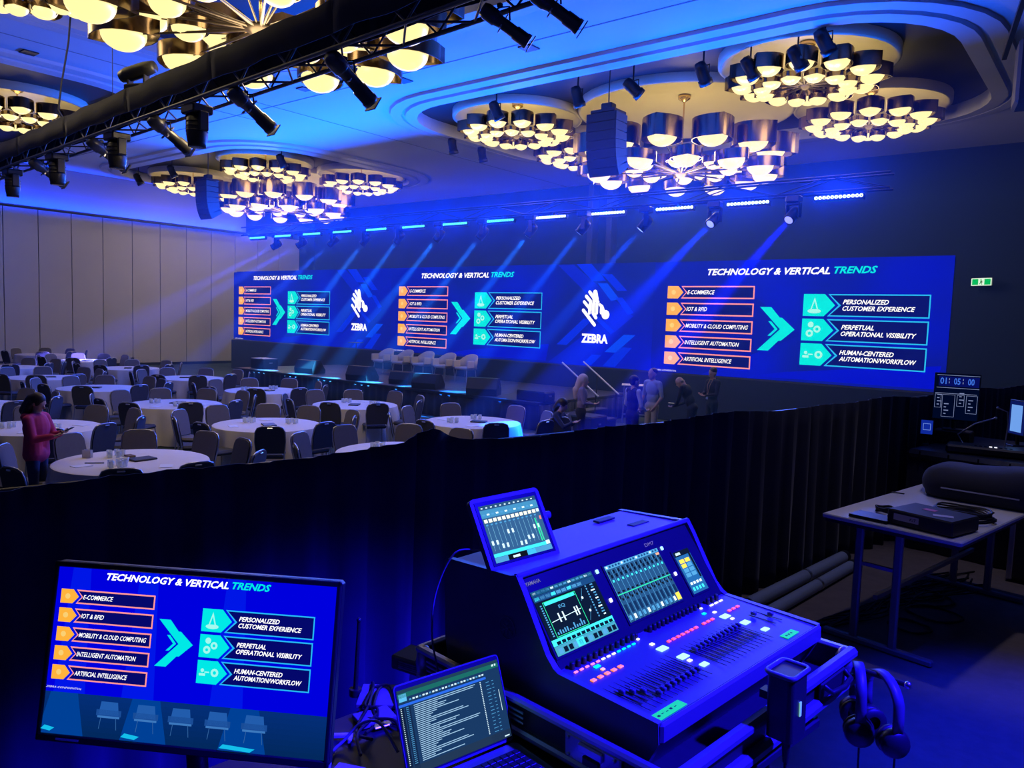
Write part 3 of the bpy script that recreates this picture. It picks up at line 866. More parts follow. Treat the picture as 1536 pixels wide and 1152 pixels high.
# hanging moving heads (barrels pointing straight down)
def big_head(x, label):
    p = tpos(x) + nr * .05
    r = empty('moving_head_light', (p.x, p.y, 5.475), 0, label, 'stage light', 'moving heads on the front truss')
    MB().box((0, 0, -.06), (.34, .30, .12), bev=.02).build('base', m_plastic, r)
    y = MB(); y.box((-.17, 0, -.22), (.045, .14, .26), bev=.015).box((.17, 0, -.22), (.045, .14, .26), bev=.015).box((0, 0, -.115), (.36, .14, .03)); y.build('yoke', m_plastic, r)
    mb = MB(); mb.lathe([(.001, -.13), (.10, -.135), (.135, -.17), (.14, -.40), (.128, -.48), (.12, -.50), (.118, -.55), (.10, -.55), (.001, -.54)], n=16); h = mb.build('lamp_head', m_plastic, r, fix=False)
    for z in (-.22, -.28, -.34):
        mb = MB(); mb.lathe([(.139, z - .008), (.146, z - .006), (.146, z + .006), (.139, z + .008)], n=16); mb.build('cooling_fin', m_dkmetal, h, fix=False)
    mb = MB(); mb.lathe([(.001, -.556), (.09, -.553)], n=14); mb.build('lens', mat('dark_lens', (.05, .08, .2), .1), h, fix=False)
for i, x in enumerate((-10.15, -12.9, -15.7, -18.4)):
    big_head(x, '%s black moving head from the right pointing straight down under the front truss' % ORD[i])
# profile spotlights aimed at the stage
m_body_lit = mat('silver_black_housing', (.13, .13, .14), .32, metal=.6)
def profile_spot(x, label, d=(0.02, .84, -.52), s=1.0, drop=.20):
    p = tpos(x)
    r = empty('profile_spotlight', (p.x, p.y, 5.475), 0, label, 'stage light', 'profile spotlights on the front truss')
    r.scale = (s, s, s)
    D_ = Vector(d).normalized(); Mx = D_.to_track_quat('Z', 'Y').to_matrix(); c = Vector((0, .05, -drop))
    MB().box((0, 0, -.02), (.07, .07, .06), bev=.01).build('clamp', m_dkmetal, r)
    y = MB(); y.tube([(-.15, .05, -drop), (-.15, .03, -.06), (0, 0, -.045), (.15, .03, -.06), (.15, .05, -drop)], .013, 6); y.build('yoke', m_dkmetal, r)
    mb = MB(); mb.lathe([(.001, -.34), (.09, -.33), (.115, -.26), (.115, -.10), (.10, -.08)], tuple(c), 12, M=Mx); mb.build('lamp_housing', m_body_lit, r, fix=False)
    mb = MB(); mb.lathe([(.10, -.08), (.085, -.02), (.085, .22), (.10, .23), (.10, .40), (.11, .41), (.11, .46), (.095, .46), (.001, .44)], tuple(c), 12, M=Mx); mb.build('lens_tube', m_body_lit, r, fix=False)
    for k in range(4):
        a = k * PI / 2 + .78
        q = c + Mx @ Vector((.12 * math.cos(a), .12 * math.sin(a), .02))
        MB().box(tuple(q), (.05, .05, .02), M=Mx.copy()).build('shutter_tab', m_steel, r)
    MB().box(tuple(c + Mx @ Vector((0, 0, .50))), (.20, .20, .015), M=Mx.copy()).build('colour_frame', m_dkmetal, r)
for i, x in enumerate((-6.85, -8.95, -11.3, -13.7, -16.7)):
    profile_spot(x, '%s profile spotlight from the right, tilted towards the stage under the front truss' % ORD[i], s=.86)
for i, (x, sc) in enumerate(((-4.55, 1), (-3.98, 1))):
    profile_spot(x, ('black spotlight under the truss where it leaves the top of the picture', 'black spotlight at the top edge right of the truss')[i], d=(.5, .55, -.45), s=.62, drop=.24)
# lamp standing on top of the truss
p = tpos(-12.2)
r = empty('moving_head_light', (p.x, p.y, 5.99), .4, 'dark moving head standing on top of the front truss', 'stage light')
MB().box((0, 0, .06), (.32, .28, .12), bev=.02).build('base', m_plastic, r)
MB().box((-.15, 0, .22), (.04, .12, .24), bev=.01).box((.15, 0, .22), (.04, .12, .24), bev=.01).box((0, 0, .125), (.33, .12, .03)).build('yoke', m_plastic, r)
mb = MB(); mb.lathe([(.001, -.32), (.09, -.31), (.11, -.2), (.11, .15), (.09, .30), (.001, .30)], (0, 0, .33), 12, M=Matrix.Rotation(PI / 2 - .2, 3, 'Y')); mb.build('lamp_head', m_plastic, r, fix=False)
# drooping cable to the truss
mb = MB(); mb.tube([(-15.9, 6.3, 8.38), (-15.95, 6.25, 7.6), (-16.0, 6.15, 6.9), (-15.8, 6.0, 6.3), (-15.4, 5.97, 6.02)], .018, 6)
tag(mb.build('hanging_cable', m_black), 'black cable drooping from the ceiling to the front truss', 'cable')

# ------------------------------------------------------------------ line arrays
def line_array(x, y, z, n, label, rz=0.0, w=.78, d=.46, h=.20):
    r = empty('line_array', (x, y, z), rz, label, 'speaker', 'line array speakers')
    MB().box((0, .05, .05), (w * .8, d * 1.1, .07), bev=.01).build('bumper_frame', m_dkmetal, r)
    MB().box((0, .05, .17), (.28, .22, .17), bev=.02).build('hoist_motor', m_plastic, r)
    MB().cyl((0, .05, .25), (0, .05, ZI - z), .014, n=6).build('chain', m_dkmetal, r)
    P = Vector((0, -d / 2, 0)); ang = 0.0
    for k in range(n):
        ang += math.radians((0, .8, 1.5, 3, 5, 8, 11, 13)[min(k, 7)])
        Mx = Matrix.Rotation(ang, 3, 'X')
        mb = MB(); tp = .80
        mb.prism([(0, 0), (d, -h * .12), (d, -h * .88), (0, -h + .008)], lambda a, b, t: tuple(P + Mx @ Vector((t, a, b))), -w / 2, w / 2)
        c = mb.build('cabinet', m_blackcab, r)
        g = MB(); g.prism([(-.012, -.01), (.0, -.01), (.0, -h + .018), (-.012, -h + .018)], lambda a, b, t: tuple(P + Mx @ Vector((t, a, b))), -w / 2 + .02, w / 2 - .02)
        g.build('grille', m_grille, c)
        P = P + Mx @ Vector((0, 0, -h))
m_blackcab = mat('speaker_cabinet', (.05, .05, .055), .6)
m_grille = mat('speaker_grille', (.035, .035, .04), .7, noise=.3, nscale=60)
line_array(-9.55, 14.95, 7.36, 7, 'black curved line array speaker hanging in front of the large chandelier')
line_array(-26.7, 15.1, 7.36, 7, 'far line array speaker hanging by the far coffer')
# little spotlights along the coffer mouldings
def mini_spot(x, y, z, d, label):
    r = empty('ceiling_spotlight', (x, y, z), 0, label, 'stage light', 'small spotlights along the coffers')
    c = Vector((0, 0, -.22)); D_ = Vector(d).normalized(); Mx = D_.to_track_quat('Z', 'Y').to_matrix()
    MB().cyl((0, 0, -.04), (0, 0, .30), .02, n=6).build('stem', m_dkmetal, r)
    y_ = MB(); y_.tube([(-.14, 0, -.22), (-.14, 0, -.05), (.14, 0, -.05), (.14, 0, -.22)], .014, 6); y_.build('yoke', m_dkmetal, r)
    mb = MB(); mb.lathe([(.001, -.26), (.10, -.24), (.13, -.15), (.13, .12), (.15, .13), (.15, .24), (.001, .22)], tuple(c), 12, M=Mx); mb.build('lamp_can', m_plastic, r, fix=False)
for i, (x, y, d, lb) in enumerate(((-9.3, 15.6, (.5, .6, -.6), 'above right of the near line array'), (-10.75, 15.5, (.1, .3, -.8), 'above left of the near line array'), (-13.2, 15.4, (.2, .4, -.8), 'in front of the small chandelier left of the line array'),
        (-17.0, 17.8, (0, .3, -.9), 'at the left edge of the right coffer, upper one'), (-17.0, 19.2, (0, .3, -.9), 'at the left edge of the right coffer, lower one'),
        (-6.6, 15.7, (.3, .5, -.7), 'left of the upper right chandelier'), (-5.6, 15.6, (.3, .5, -.7), 'in front of the upper right chandelier'), (-4.9, 15.0, (.3, .5, -.7), 'nearest the upper right corner of the coffer'), (-7.55, 15.5, (.1, .5, -.7), 'on the moulding between line array and upper right chandelier'),
        (-33.0, 15.6, (.2, .4, -.8), 'at the left tip of the far coffer'), (-29.8, 15.4, (.1, .4, -.8), 'above the far line array'), (-24.0, 16.4, (.1, .4, -.8), 'over the right end of the far coffer'))):
    mini_spot(x, y, 8.28, d, 'small black spotlight ' + lb)
# exit sign
r = empty('exit_sign', (-3.66, 26.75, 4.33), math.radians(-22), 'green and white illuminated exit sign at the right', 'exit sign')
MB().box((0, 0, 0), (.62, .07, .24), bev=.02).build('sign_box', m_white, r)
MB().box((0, .16, 0), (.06, .40, .06)).build('wall_arm', m_white, r)
D = Disp(.002); D.d = .037
D.rect(-.30, .30, -.11, .11, lin(225, 255, 240)); D.layer()
D.rect(-.27, -.09, -.085, .085, lin(0, 190, 90)); D.rect(.09, .27, -.085, .085, lin(0, 190, 90)); D.layer()
D.disc(-.01, .06, .018, lin(0, 150, 70), 10); D.line(.0, .04, -.02, -.02, .03, lin(0, 150, 70)); D.line(-.02, -.02, .03, -.08, .018, lin(0, 150, 70)); D.line(-.02, -.02, -.05, -.07, .018, lin(0, 150, 70))
D.build('sign_face', r)
# dark speaker hanging at the upper right corner
r = empty('hanging_speaker', (-1.55, 16.4, 7.3), .2, 'dark speaker hanging at the upper right corner of the picture', 'speaker')
MB().box((0, 0, .0), (.9, .7, 1.1), bev=.05).build('cabinet', m_blackcab, r)
MB().box((0, -.355, 0), (.8, .02, 1.0)).build('grille', m_grille, r)
MB().box((-.55, -.3, .72), (.08, 3.2, .08)).build('track', m_dkmetal, r)
for y in (-.2, .2):
    MB().cyl((0, y, .5), (0, y, 1.12), .015, n=6).build('chain', m_dkmetal, r)
# ------------------------------------------------------------------ banquet tables and chairs
m_cloth = mat('white_tablecloth', (.74, .69, .64), .85, noise=.04, nscale=8)
m_fab = [mat('charcoal_chair_fabric', (.060, .064, .085), .85, noise=.12, nscale=30), mat('taupe_chair_fabric', (.150, .135, .130), .85, noise=.1, nscale=30)]
m_frame = mat('chair_frame_metal', (.50, .50, .54), .3, metal=.9)
def cloth_meshes(seed):
    rnd = random.Random(seed); n = 72; R_ = .915
    mb = MB(); ring = [(R_ * math.cos(2 * PI * i / n), R_ * math.sin(2 * PI * i / n)) for i in range(n)]
    mb.lathe([(.001, .755), (R_ * .5, .755), (R_ - .02, .755), (R_, .748)], n=n)
    top = mb.mesh('cloth_top', m_cloth)
    ph = rnd.random() * 6; k1 = rnd.choice((11, 12, 13)); vs = []
    rows = [(.748, 0, 0), (.70, .012, .006), (.55, .03, .025), (.3, .05, .05), (.02, .075, .075)]
    for z, o, a in rows:
        for i in range(n):
            t = 2 * PI * i / n
            r = R_ + o + a * math.sin(k1 * t + ph + .6 * math.sin(3 * t)) + a * .4 * math.sin(2 * k1 * t + 1.3 * ph)
            vs.append((r * math.cos(t), r * math.sin(t), z))
    mb = MB(); mb.add(vs, [(j * n + i, j * n + (i + 1) % n, (j + 1) * n + (i + 1) % n, (j + 1) * n + i) for j in range(len(rows) - 1) for i in range(n)], True)
    return top, mb.mesh('cloth_skirt', m_cloth)
CLOTHS = [cloth_meshes(i) for i in range(3)]

def make_chair(fi):
    """origin on the floor under the seat, the sitter faces -y (the table), the back is at +y"""
    r = empty('banquet_chair')
    f = m_fab[fi]
    MB().box((0, -.02, .445), (.43, .44, .075), bev=.03).build('seat', f, r)
    # backrest: rounded-top padded panel, leaning back
    pl = []
    for x, z in ((-.205, .50), (-.225, .70), (-.215, .85), (-.185, .905), (-.12, .93), (0, .935), (.12, .93), (.185, .905), (.215, .85), (.225, .70), (.205, .50)):
        pl.append((x, z))
    lean = lambda z: .20 + (z - .45) * .20
    mb = MB(); mb.prism(pl, lambda a, b, t: (a, lean(b) + t, b), -.028, .022); b = mb.build('backrest', f, r)
    mb = MB(); mb.tube([(x * 1.035, lean(z), z + (.008 if z > .9 else 0)) for x, z in pl], .011, 5); mb.build('back_frame', m_frame, r)
    mb = MB(); mb.box((0, lean(.915) + .028, .912), (.085, .016, .022), bev=.006); mb.build('back_handle', m_steel, b)
    for sx in (-1, 1):
        mb = MB(); mb.tube([(sx * .195, -.20, .41), (sx * .205, -.215, .2), (sx * .21, -.22, 0)], .012, 5); mb.build('leg', m_frame, r)
        mb = MB(); mb.tube([(sx * .212, lean(.52), .52), (sx * .21, .20, .40), (sx * .215, .235, .2), (sx * .22, .265, 0)], .012, 5); mb.build('leg', m_frame, r)
    return r
PROTO = [make_chair(0), make_chair(1)]
USED = [False, False]
def place_chair(x, y, rz, fi, label, group):
    if not USED[fi]:
        c = PROTO[fi]; USED[fi] = True
    else:
        c = PROTO[fi].copy(); COL.objects.link(c)
        for k in PROTO[fi].children:
            q = k.copy(); COL.objects.link(q); q.parent = c
            for g in k.children:
                w = g.copy(); COL.objects.link(w); w.parent = q
    c.location = (x, y, 0); c.rotation_euler = (0, 0, rz)
    tag(c, label, 'chair', group)
    return c
CW = camera.matrix_world.inverted()
def pix(p):
    v = CW @ Vector(p)
    if v.z > -.1:
        return None
    return (768 + 1154 * v.x / -v.z, 576 - 1154 * v.y / -v.z)
def drape_y(x):   # height in the picture of the drape's top edge, to leave out chairs that nobody sees
    pts = [(-60, 766), (0, 757), (200, 728), (500, 685), (625, 662), (800, 643), (1000, 622), (1200, 605), (1400, 580)]
    for (a, b), (c, d) in zip(pts, pts[1:]):
        if a <= x <= c:
            return b + (d - b) * (x - a) / (c - a)
    return 0
CLOCK = ['twelve', 'one', 'two', 'three', 'four', 'five', 'six', 'seven', 'eight', 'nine', 'ten', 'eleven']
# (x, y, phase, chairs, description of the table)
TABLES = [(-9.86, 4.57, .10, 10, "the front table right of the pink-jacketed woman"),
          (-13.54, 4.78, .45, 10, "the table behind the pink-jacketed woman"),
          (-17.15, 4.9, .2, 9, "the left-edge table beyond the pink-jacketed woman"),
          (-8.19, 7.64, .3, 9, "the table half hidden by the drape's bump"),
          (-11.68, 7.75, .05, 10, "second table from the right, middle row"),
          (-15.35, 7.98, .5, 10, "third table from the right, middle row"),
          (-19.27, 8.15, .15, 10, "fourth table from the right, middle row"),
          (-22.75, 8.2, .35, 10, "fifth table from the right, middle row"),
          (-26.9, 8.7, .6, 9, "sixth table from the right, middle row"),
          (-9.72, 10.94, .25, 8, "the cyan-edged table nearest the stage steps"),
          (-13.2, 10.96, .55, 9, "second table from the right, stage-side row"),
          (-16.85, 11.05, .0, 9, "third table from the right, stage-side row"),
          (-20.96, 11.35, .4, 9, "fourth table from the right, stage-side row"),
          (-25.2, 11.55, .7, 9, "fifth table from the right, stage-side row"),
          (-29.1, 11.8, .2, 9, "blue-lit sixth table from the right, stage-side row"),
          (-33.2, 11.9, .5, 8, "the farthest table against the panelled wall")]
m_dark_item = mat('black_leatherette', (.02, .02, .022), .5)
m_glass = mat('clear_glass', (.75, .85, .95), .1, alpha=.45)
m_paper = mat('white_paper', (.8, .8, .82), .7)
glass_me = MB().lathe([(.001, .002), (.030, .002), (.034, .085), (.031, .085), (.027, .012), (.001, .012)], n=10).mesh('tumbler', m_glass)
n_chairs = 0
for ti, (tx, ty, ph, nch, desc) in enumerate(TABLES):
    t = empty('banquet_table', (tx, ty, 0), random.random() * 6, 'white-clothed round table: ' + desc, 'table', 'round banquet tables')
    ct, cs = CLOTHS[ti % 3]
    link('cloth_top', ct, t); link('cloth_skirt', cs, t)
    view = math.atan2(-ty, -tx)       # direction from the table to the camera: six o'clock
    rnd = random.Random(50 + ti); seen = {}
    for k in range(nch):
        a = 2 * PI * (k + ph) / nch + rnd.uniform(-.07, .07)
        rr = 1.18 + rnd.uniform(-.05, .16)
        x, y = tx + rr * math.cos(a), ty + rr * math.sin(a)
        pt = pix((x, y, .93))
        if pt is None or pt[0] < -35 or pt[0] > 1536 or pt[1] > drape_y(max(-59, min(1399, pt[0]))) + 4 or (x < -36.0):
            continue
        w = (view - a) % (2 * PI)      # clockwise as seen from above, six o'clock at the camera
        hour = int(round(6 + w / (2 * PI) * 12)) % 12
        lb = 'banquet chair at %s o\'clock of %s' % (CLOCK[hour], desc)
        facing_cam = math.cos(a - view)
        fi = 1 if facing_cam < -.25 or rnd.random() < .1 else 0
        lb = ('taupe ' if fi else 'charcoal ') + lb
        if lb in seen:
            continue
        seen[lb] = 1
        place_chair(x, y, a - PI / 2 + rnd.uniform(-.22, .22), fi, lb, 'banquet chairs around the round tables')
        n_chairs += 1
    # what lies on the cloth: a black pad, a card, two clusters of tumblers
    dn = desc.replace('the ', '', 1)
    if ti not in (2, 8, 15):
        a = rnd.random() * 6
        pd = MB().box((0, 0, .012), (.30, .22, .022), bev=.005).build('black_folder', m_dark_item)
        pd.location = (tx + .12 * math.cos(a), ty + .12 * math.sin(a), .756); pd.rotation_euler = (0, 0, a)
        tag(pd, 'black folder lying on ' + desc, 'folder', 'folders on the tables')
        if ti in (0, 1, 3, 4, 5, 9, 10, 11):
            gp = sorted([(tx + .42 * math.cos(a + 1.6 + 2.2 * q), ty + .42 * math.sin(a + 1.6 + 2.2 * q)) for q in (0, 1)], key=lambda p: pix((p[0], p[1], .76))[0])
            sp = sorted([(tx + .6 * math.cos(a + 3.0 + 1.9 * q), ty + .6 * math.sin(a + 3.0 + 1.9 * q)) for q in (0, 1)], key=lambda p: pix((p[0], p[1], .76))[0])
            for q in (0, 1):
                cx, cy = gp[q]
                for g in range(5):
                    b = 2 * PI * g / 5
                    o = link('tumbler', glass_me); o.location = (cx + .085 * math.cos(b), cy + .085 * math.sin(b), .757)
                    tag(o, 'clear tumbler in the %s glass cluster on %s' % (('left', 'right')[q], desc), 'glass', '%s tumblers on %s' % (('left', 'right')[q], desc))
                sa = MB().box((0, 0, .003), (.21, .15, .004)).build('paper_sheet', m_paper)
                sa.location = (sp[q][0], sp[q][1], .756); sa.rotation_euler = (0, 0, a + q)
                tag(sa, 'white paper sheet on the %s side of %s' % (('left', 'right')[q], desc), 'paper', 'papers on the tables')
# details on the big front table
def on_t1(dx, dy):
    return (-9.86 + dx, 4.57 + dy, .757)
cup = MB().lathe([(.001, 0), (.035, 0), (.04, .01), (.055, .075), (.05, .075), (.034, .012), (.001, .012)], on_t1(.1, -.15), 16).build('cup', m_white)
tag(cup, 'white cup at the middle of the large front table', 'cup')
box = empty('card_box', on_t1(-.55, -.35), .6, 'small folded beige card standing on the front table near the woman', 'card')
MB().box((0, .02, .05), (.12, .004, .1)).build('front_leaf', m_paper, box); MB().box((0, .06, .05), (.12, .004, .1)).build('back_leaf', m_paper, box)
wal = MB().box((0, 0, .012), (.15, .10, .024), bev=.01).build('wallet', mat('brown_leather', (.16, .08, .04), .6)); wal.location = on_t1(-.30, .1)
tag(wal, 'small brown wallet on the front table', 'wallet')
pen = MB().cyl((-.11, 0, .007), (.11, 0, .007), .007, n=8).build('pen', m_dark_item); pen.location = on_t1(-.12, -.42); pen.rotation_euler = (0, 0, .9)
tag(pen, 'dark pen lying near the edge of the front table', 'pen')
# side chairs away from the tables
place_chair(-8.0, 11.55, 1.0, 0, 'lone grey banquet chair left of the kneeling person near the steps', 'banquet chairs around the round tables')
place_chair(-8.15, 12.35, 2.0, 1, 'low chair between the kneeling person and the blonde woman', 'banquet chairs around the round tables')

# ------------------------------------------------------------------ people
def remesh(mb_parts, name, voxel, smooth=6):
    mb = MB()
    for p in mb_parts:
        if p[0] == 'cap':
            _, a, ra, b, rb, z = p
            a, b = Vector(a), Vector(b)
            mb.cyl(a, b, ra, rb, n=12); mb.ball(a, ra, 12, 8); mb.ball(b, rb, 12, 8)
        else:
            _, c, r, z = p[:4]
            mb.ball(c, r, 16, 10, M=p[4] if len(p) > 4 else None)
    me = mb.mesh(name, [])
    o = bpy.data.objects.new('tmp', me); COL.objects.link(o)
    md = o.modifiers.new('r', 'REMESH'); md.mode = 'VOXEL'; md.voxel_size = voxel
    ms = o.modifiers.new('s', 'SMOOTH'); ms.iterations = smooth; ms.factor = .5
    dg = bpy.context.evaluated_depsgraph_get()
    res = bpy.data.meshes.new_from_object(o.evaluated_get(dg))
    bpy.data.objects.remove(o)
    res.name = name
    res.polygons.foreach_set('use_smooth', [True] * len(res.polygons))
    return res
def hand(parts, wrist, d, palm_n, side, curl=.5, z='skin'):
    """palm and five unequal bent fingers; d: direction of the hand, palm_n: palm normal"""
    w = Vector(wrist); d = Vector(d).normalized(); n = Vector(palm_n); n = (n - d * n.dot(d)).normalized(); s = d.cross(n) * side
    for k, off in enumerate((-.028, -.009, .009, .028)):
        parts.append(('cap', tuple(w + d * .01 + s * off * .7), .014, tuple(w + d * .085 + s * off), .012, z))
        L = (.062, .075, .07, .055)[k]
        p1 = w + d * .085 + s * off
        d1 = (d * math.cos(curl * .8) + n * math.sin(curl * .8)); d2 = (d * math.cos(curl * 1.9) + n * math.sin(curl * 1.9))
        p2 = p1 + d1 * L * .55; p3 = p2 + d2 * L * .5
        parts.append(('cap', tuple(p1), .010, tuple(p2), .009, z)); parts.append(('cap', tuple(p2), .009, tuple(p3), .0075, z))
    t0 = w + d * .025 - s * .03; t1 = t0 + d * .03 - s * .022 + n * .012; t2 = t1 + d * .032 - s * .004 + n * .018
    parts.append(('cap', tuple(t0), .013, tuple(t1), .011, z)); parts.append(('cap', tuple(t1), .011, tuple(t2), .009, z))
def face(parts, c, f, s=1.0, z='skin'):
    """head with jaw, nose, lips, brow and ears; c centre, f forward direction"""
    c = Vector(c); f = Vector(f).normalized(); r = f.cross(Vector((0, 0, 1))).normalized(); u = r.cross(f)
    M = Matrix((r, f, u)).transposed()
    P = lambda a, b, e: tuple(c + r * a * s + f * b * s + u * e * s)
    parts.append(('ell', P(0, -.005, .02), (.076 * s, .098 * s, .098 * s), z, M)); parts.append(('ell', P(0, .018, -.045), (.060 * s, .072 * s, .075 * s), z, M))
    parts.append(('cap', P(0, .088, .0), .012 * s, P(0, .112, -.03), .016 * s, z)); parts.append(('cap', P(-.016, .092, -.066), .009 * s, P(.016, .092, -.066), .009 * s, z))
    parts.append(('cap', P(-.045, .078, .022), .012 * s, P(.045, .078, .022), .012 * s, z)); parts.append(('ell', P(0, .07, -.105), (.025 * s, .022 * s, .02 * s), z, M))
    for k in (-1, 1):
        parts.append(('ell', P(k * .079, -.005, -.01), (.010 * s, .02 * s, .034 * s), z, M))
    return P, M
def person(name, loc, rz, parts, hair, zones, label, hair_mat=None, voxel=.013, extras=()):
    root = empty('person', loc, rz, label, 'person')
    me = remesh(parts, 'body', voxel)
    zn = list(zones)
    for z in zn:
        me.materials.append(zones[z])
    C = np.zeros(len(me.polygons) * 3); me.polygons.foreach_get('center', C); C = C.reshape(-1, 3)
    best = np.full(len(C), 1e9); mi = np.zeros(len(C), int)
    for q in parts:
        if q[0] == 'cap':
            A, B = np.array(q[1]), np.array(q[3]); ab = B - A
            t = np.clip((C - A) @ ab / max(1e-9, ab @ ab), 0, 1)
            d = np.linalg.norm(C - A - t[:, None] * ab, axis=1) - (q[2] + (q[4] - q[2]) * t); z = q[5]
        else:
            Q = C - np.array(q[1]); r_ = np.array(q[2] if isinstance(q[2], (tuple, list)) else (q[2],) * 3)
            if len(q) > 4: Q = Q @ np.array(q[4])
            d = (np.linalg.norm(Q / r_, axis=1) - 1) * r_.min(); z = q[3]
        m_ = d < best; best[m_] = d[m_]; mi[m_] = zn.index(z)
    mi = mi.tolist()
    me.polygons.foreach_set('material_index', mi)
    o = link('body', me, root)
    if hair:
        hm = remesh(hair, 'hair', .012, 4); hm.materials.append(hair_mat); link('hair', hm, root)
    for nm, mb, m in extras:
        mb.build(nm, m, root)
    return root
m_skin = mat('skin', (.55, .33, .25), .55); m_hair_d = mat('dark_hair', (.028, .018, .016), .5, noise=.4, nscale=60); m_hair_b = mat('blonde_hair', (.62, .46, .30), .5, noise=.25, nscale=60)
m_pink = mat('pink_jacket', (.50, .025, .12), .8, noise=.1, nscale=12); m_jeans = mat('blue_jeans', (.03, .045, .12), .85); m_dkcl = mat('black_clothes', (.016, .016, .02), .85)
m_polo = mat('light_blue_polo', (.30, .36, .45), .8); m_chino = mat('beige_trousers', (.42, .36, .29), .85); m_wsl = mat('white_sleeve', (.5, .52, .58), .8); m_lav = mat('mauve_top', (.28, .22, .30), .8); m_shoe = mat('dark_shoes', (.02, .02, .02), .5)
def standing(h, top='top', leg='leg', arm='top', fore=None, hands=None, head_f=(0, 1, 0), female=False, lean=0.0, head_off=(0, 0, 0)):
    """h: height; local y forward. hands: ((elbow),(wrist),(hand dir),(palm n)) per side at height 1.7"""
    k = h / 1.70; P = []
    S = lambda p: tuple(c * k for c in p)
    sw = .165 if female else .19
    ly = lambda z: lean * max(0, z - .95)
    pt = lambda x, y, z: S((x, y + ly(z), z))
    hw = .165 if female else .155
    P.append(('ell', pt(0, -.01, .92), S((hw, .115, .13)), leg)); P.append(('ell', pt(0, 0, 1.08), S((.128 if female else .145, .10, .15)), top)); P.append(('ell', pt(0, .005, 1.27), S((sw * .88, .118, .17)), top))
    P.append(('cap', pt(-sw + .04, 0, 1.395), .06 * k, pt(sw - .04, 0, 1.395), .06 * k, top)); P.append(('cap', pt(0, -.005, 1.40), .055 * k, pt(0, .012, 1.50), .05 * k, 'skin'))
    for s in (-1, 1):
        P.append(('cap', S((s * .085, 0, .90)), .092 * k, S((s * .095, .015, .50)), .058 * k, leg)); P.append(('cap', S((s * .095, .015, .50)), .058 * k, S((s * .10, -.02, .10)), .042 * k, leg))
        P.append(('cap', S((s * .10, -.03, .045)), .04 * k, S((s * .115, .13, .035)), .033 * k, 'shoe'))
        el, wr, hd, pn = hands[0 if s < 0 else 1]
        sh = pt(s * sw, 0, 1.39)
        P.append(('cap', sh, .055 * k, S(el), .042 * k, arm)); P.append(('cap', S(el), .040 * k, S(wr), .028 * k, fore or arm))
        hand(P, S(wr), hd, pn, s)
    hc = pt(head_off[0], .025 + head_off[1], 1.585 + head_off[2])
    Pf, M = face(P, hc, head_f, k)
    return P, hc, Pf, M, k
RELAX = [((-.24, -.03, 1.10), (-.25, .03, .86), (0, .15, -1), (1, 0, 0)), ((.24, -.03, 1.10), (.25, .03, .86), (0, .15, -1), (-1, 0, 0))]
ZN = lambda top, leg, **kw: dict({'top': top, 'leg': leg, 'skin': m_skin, 'shoe': m_shoe}, **kw)
# woman in the pink jacket looking at her phone (back and right side towards us)
PH = [((-.21, .10, 1.12), (-.04, .30, 1.18), (.35, .9, .25), (0, 0, 1)), ((.21, .08, 1.12), (.10, .30, 1.16), (-.3, .9, .3), (0, 0, 1))]
P, hc, Pf, M, k = standing(1.60, hands=PH, head_f=(0, 1, -.45), female=True)
P += [('cap', (-.07, -.005, .90 * k), .115, (-.075, 0, 1.12 * k), .10, 'top'), ('cap', (.07, -.005, .90 * k), .115, (.075, 0, 1.12 * k), .10, 'top'), ('ell', (0, 0, 1.25 * k), (.185, .135, .2), 'top'), ('ell', (0, 0, .90 * k), (.16, .12, .12), 'top'), ('cap', (-.10, -.08, 1.40 * k), .05, (.10, -.08, 1.40 * k), .05, 'top'), ('cap', (-.17, 0, 1.37 * k), .065, (-.21 * k, .10 * k, 1.12 * k), .055, 'top'), ('cap', (.17, 0, 1.37 * k), .065, (.21 * k, .08 * k, 1.12 * k), .055, 'top'), ('cap', (.21 * k, .08 * k, 1.12 * k), .052, (.12 * k, .27 * k, 1.155 * k), .04, 'top'), ('cap', (-.21 * k, .10 * k, 1.12 * k), .052, (-.07 * k, .27 * k, 1.17 * k), .04, 'top')]
hair = [('ell', Pf(0, -.02, .03), (.092 * k, .108 * k, .105 * k), 'h', M), ('cap', Pf(0, -.075, .0), .085, Pf(0, -.11, -.17), .07, 'h'), ('cap', Pf(0, -.09, -.1), .085, (0, -.115, 1.28 * k), .05, 'h'), ('cap', Pf(.06, -.05, -.02), .045, Pf(.07, -.06, -.2), .035, 'h'), ('cap', Pf(-.06, -.05, -.02), .045, Pf(-.07, -.06, -.2), .035, 'h')]
person('person', (-10.60, 3.72, 0), math.radians(-52), P, hair, ZN(m_pink, m_jeans), 'woman in a pink jacket and jeans looking at her phone', m_hair_d, voxel=.010)
ph = empty('phone', (0, 0, 0), label='dark phone held by the woman in the pink jacket', cat='phone')
ca, sa = math.cos(math.radians(-52)), math.sin(math.radians(-52))
lx_, ly_ = .03, .415
ph.location = (-10.60 + ca * lx_ - sa * ly_, 3.72 + sa * lx_ + ca * ly_, 1.165); ph.rotation_euler = (.5, 0, math.radians(-52))
MB().box((0, 0, 0), (.075, .15, .009), bev=.003).build('phone_body', m_dark_item, ph); MB().box((0, 0, .0052), (.068, .14, .001)).build('phone_glass', mat('phone_glass', (.03, .04, .06), .1), ph)
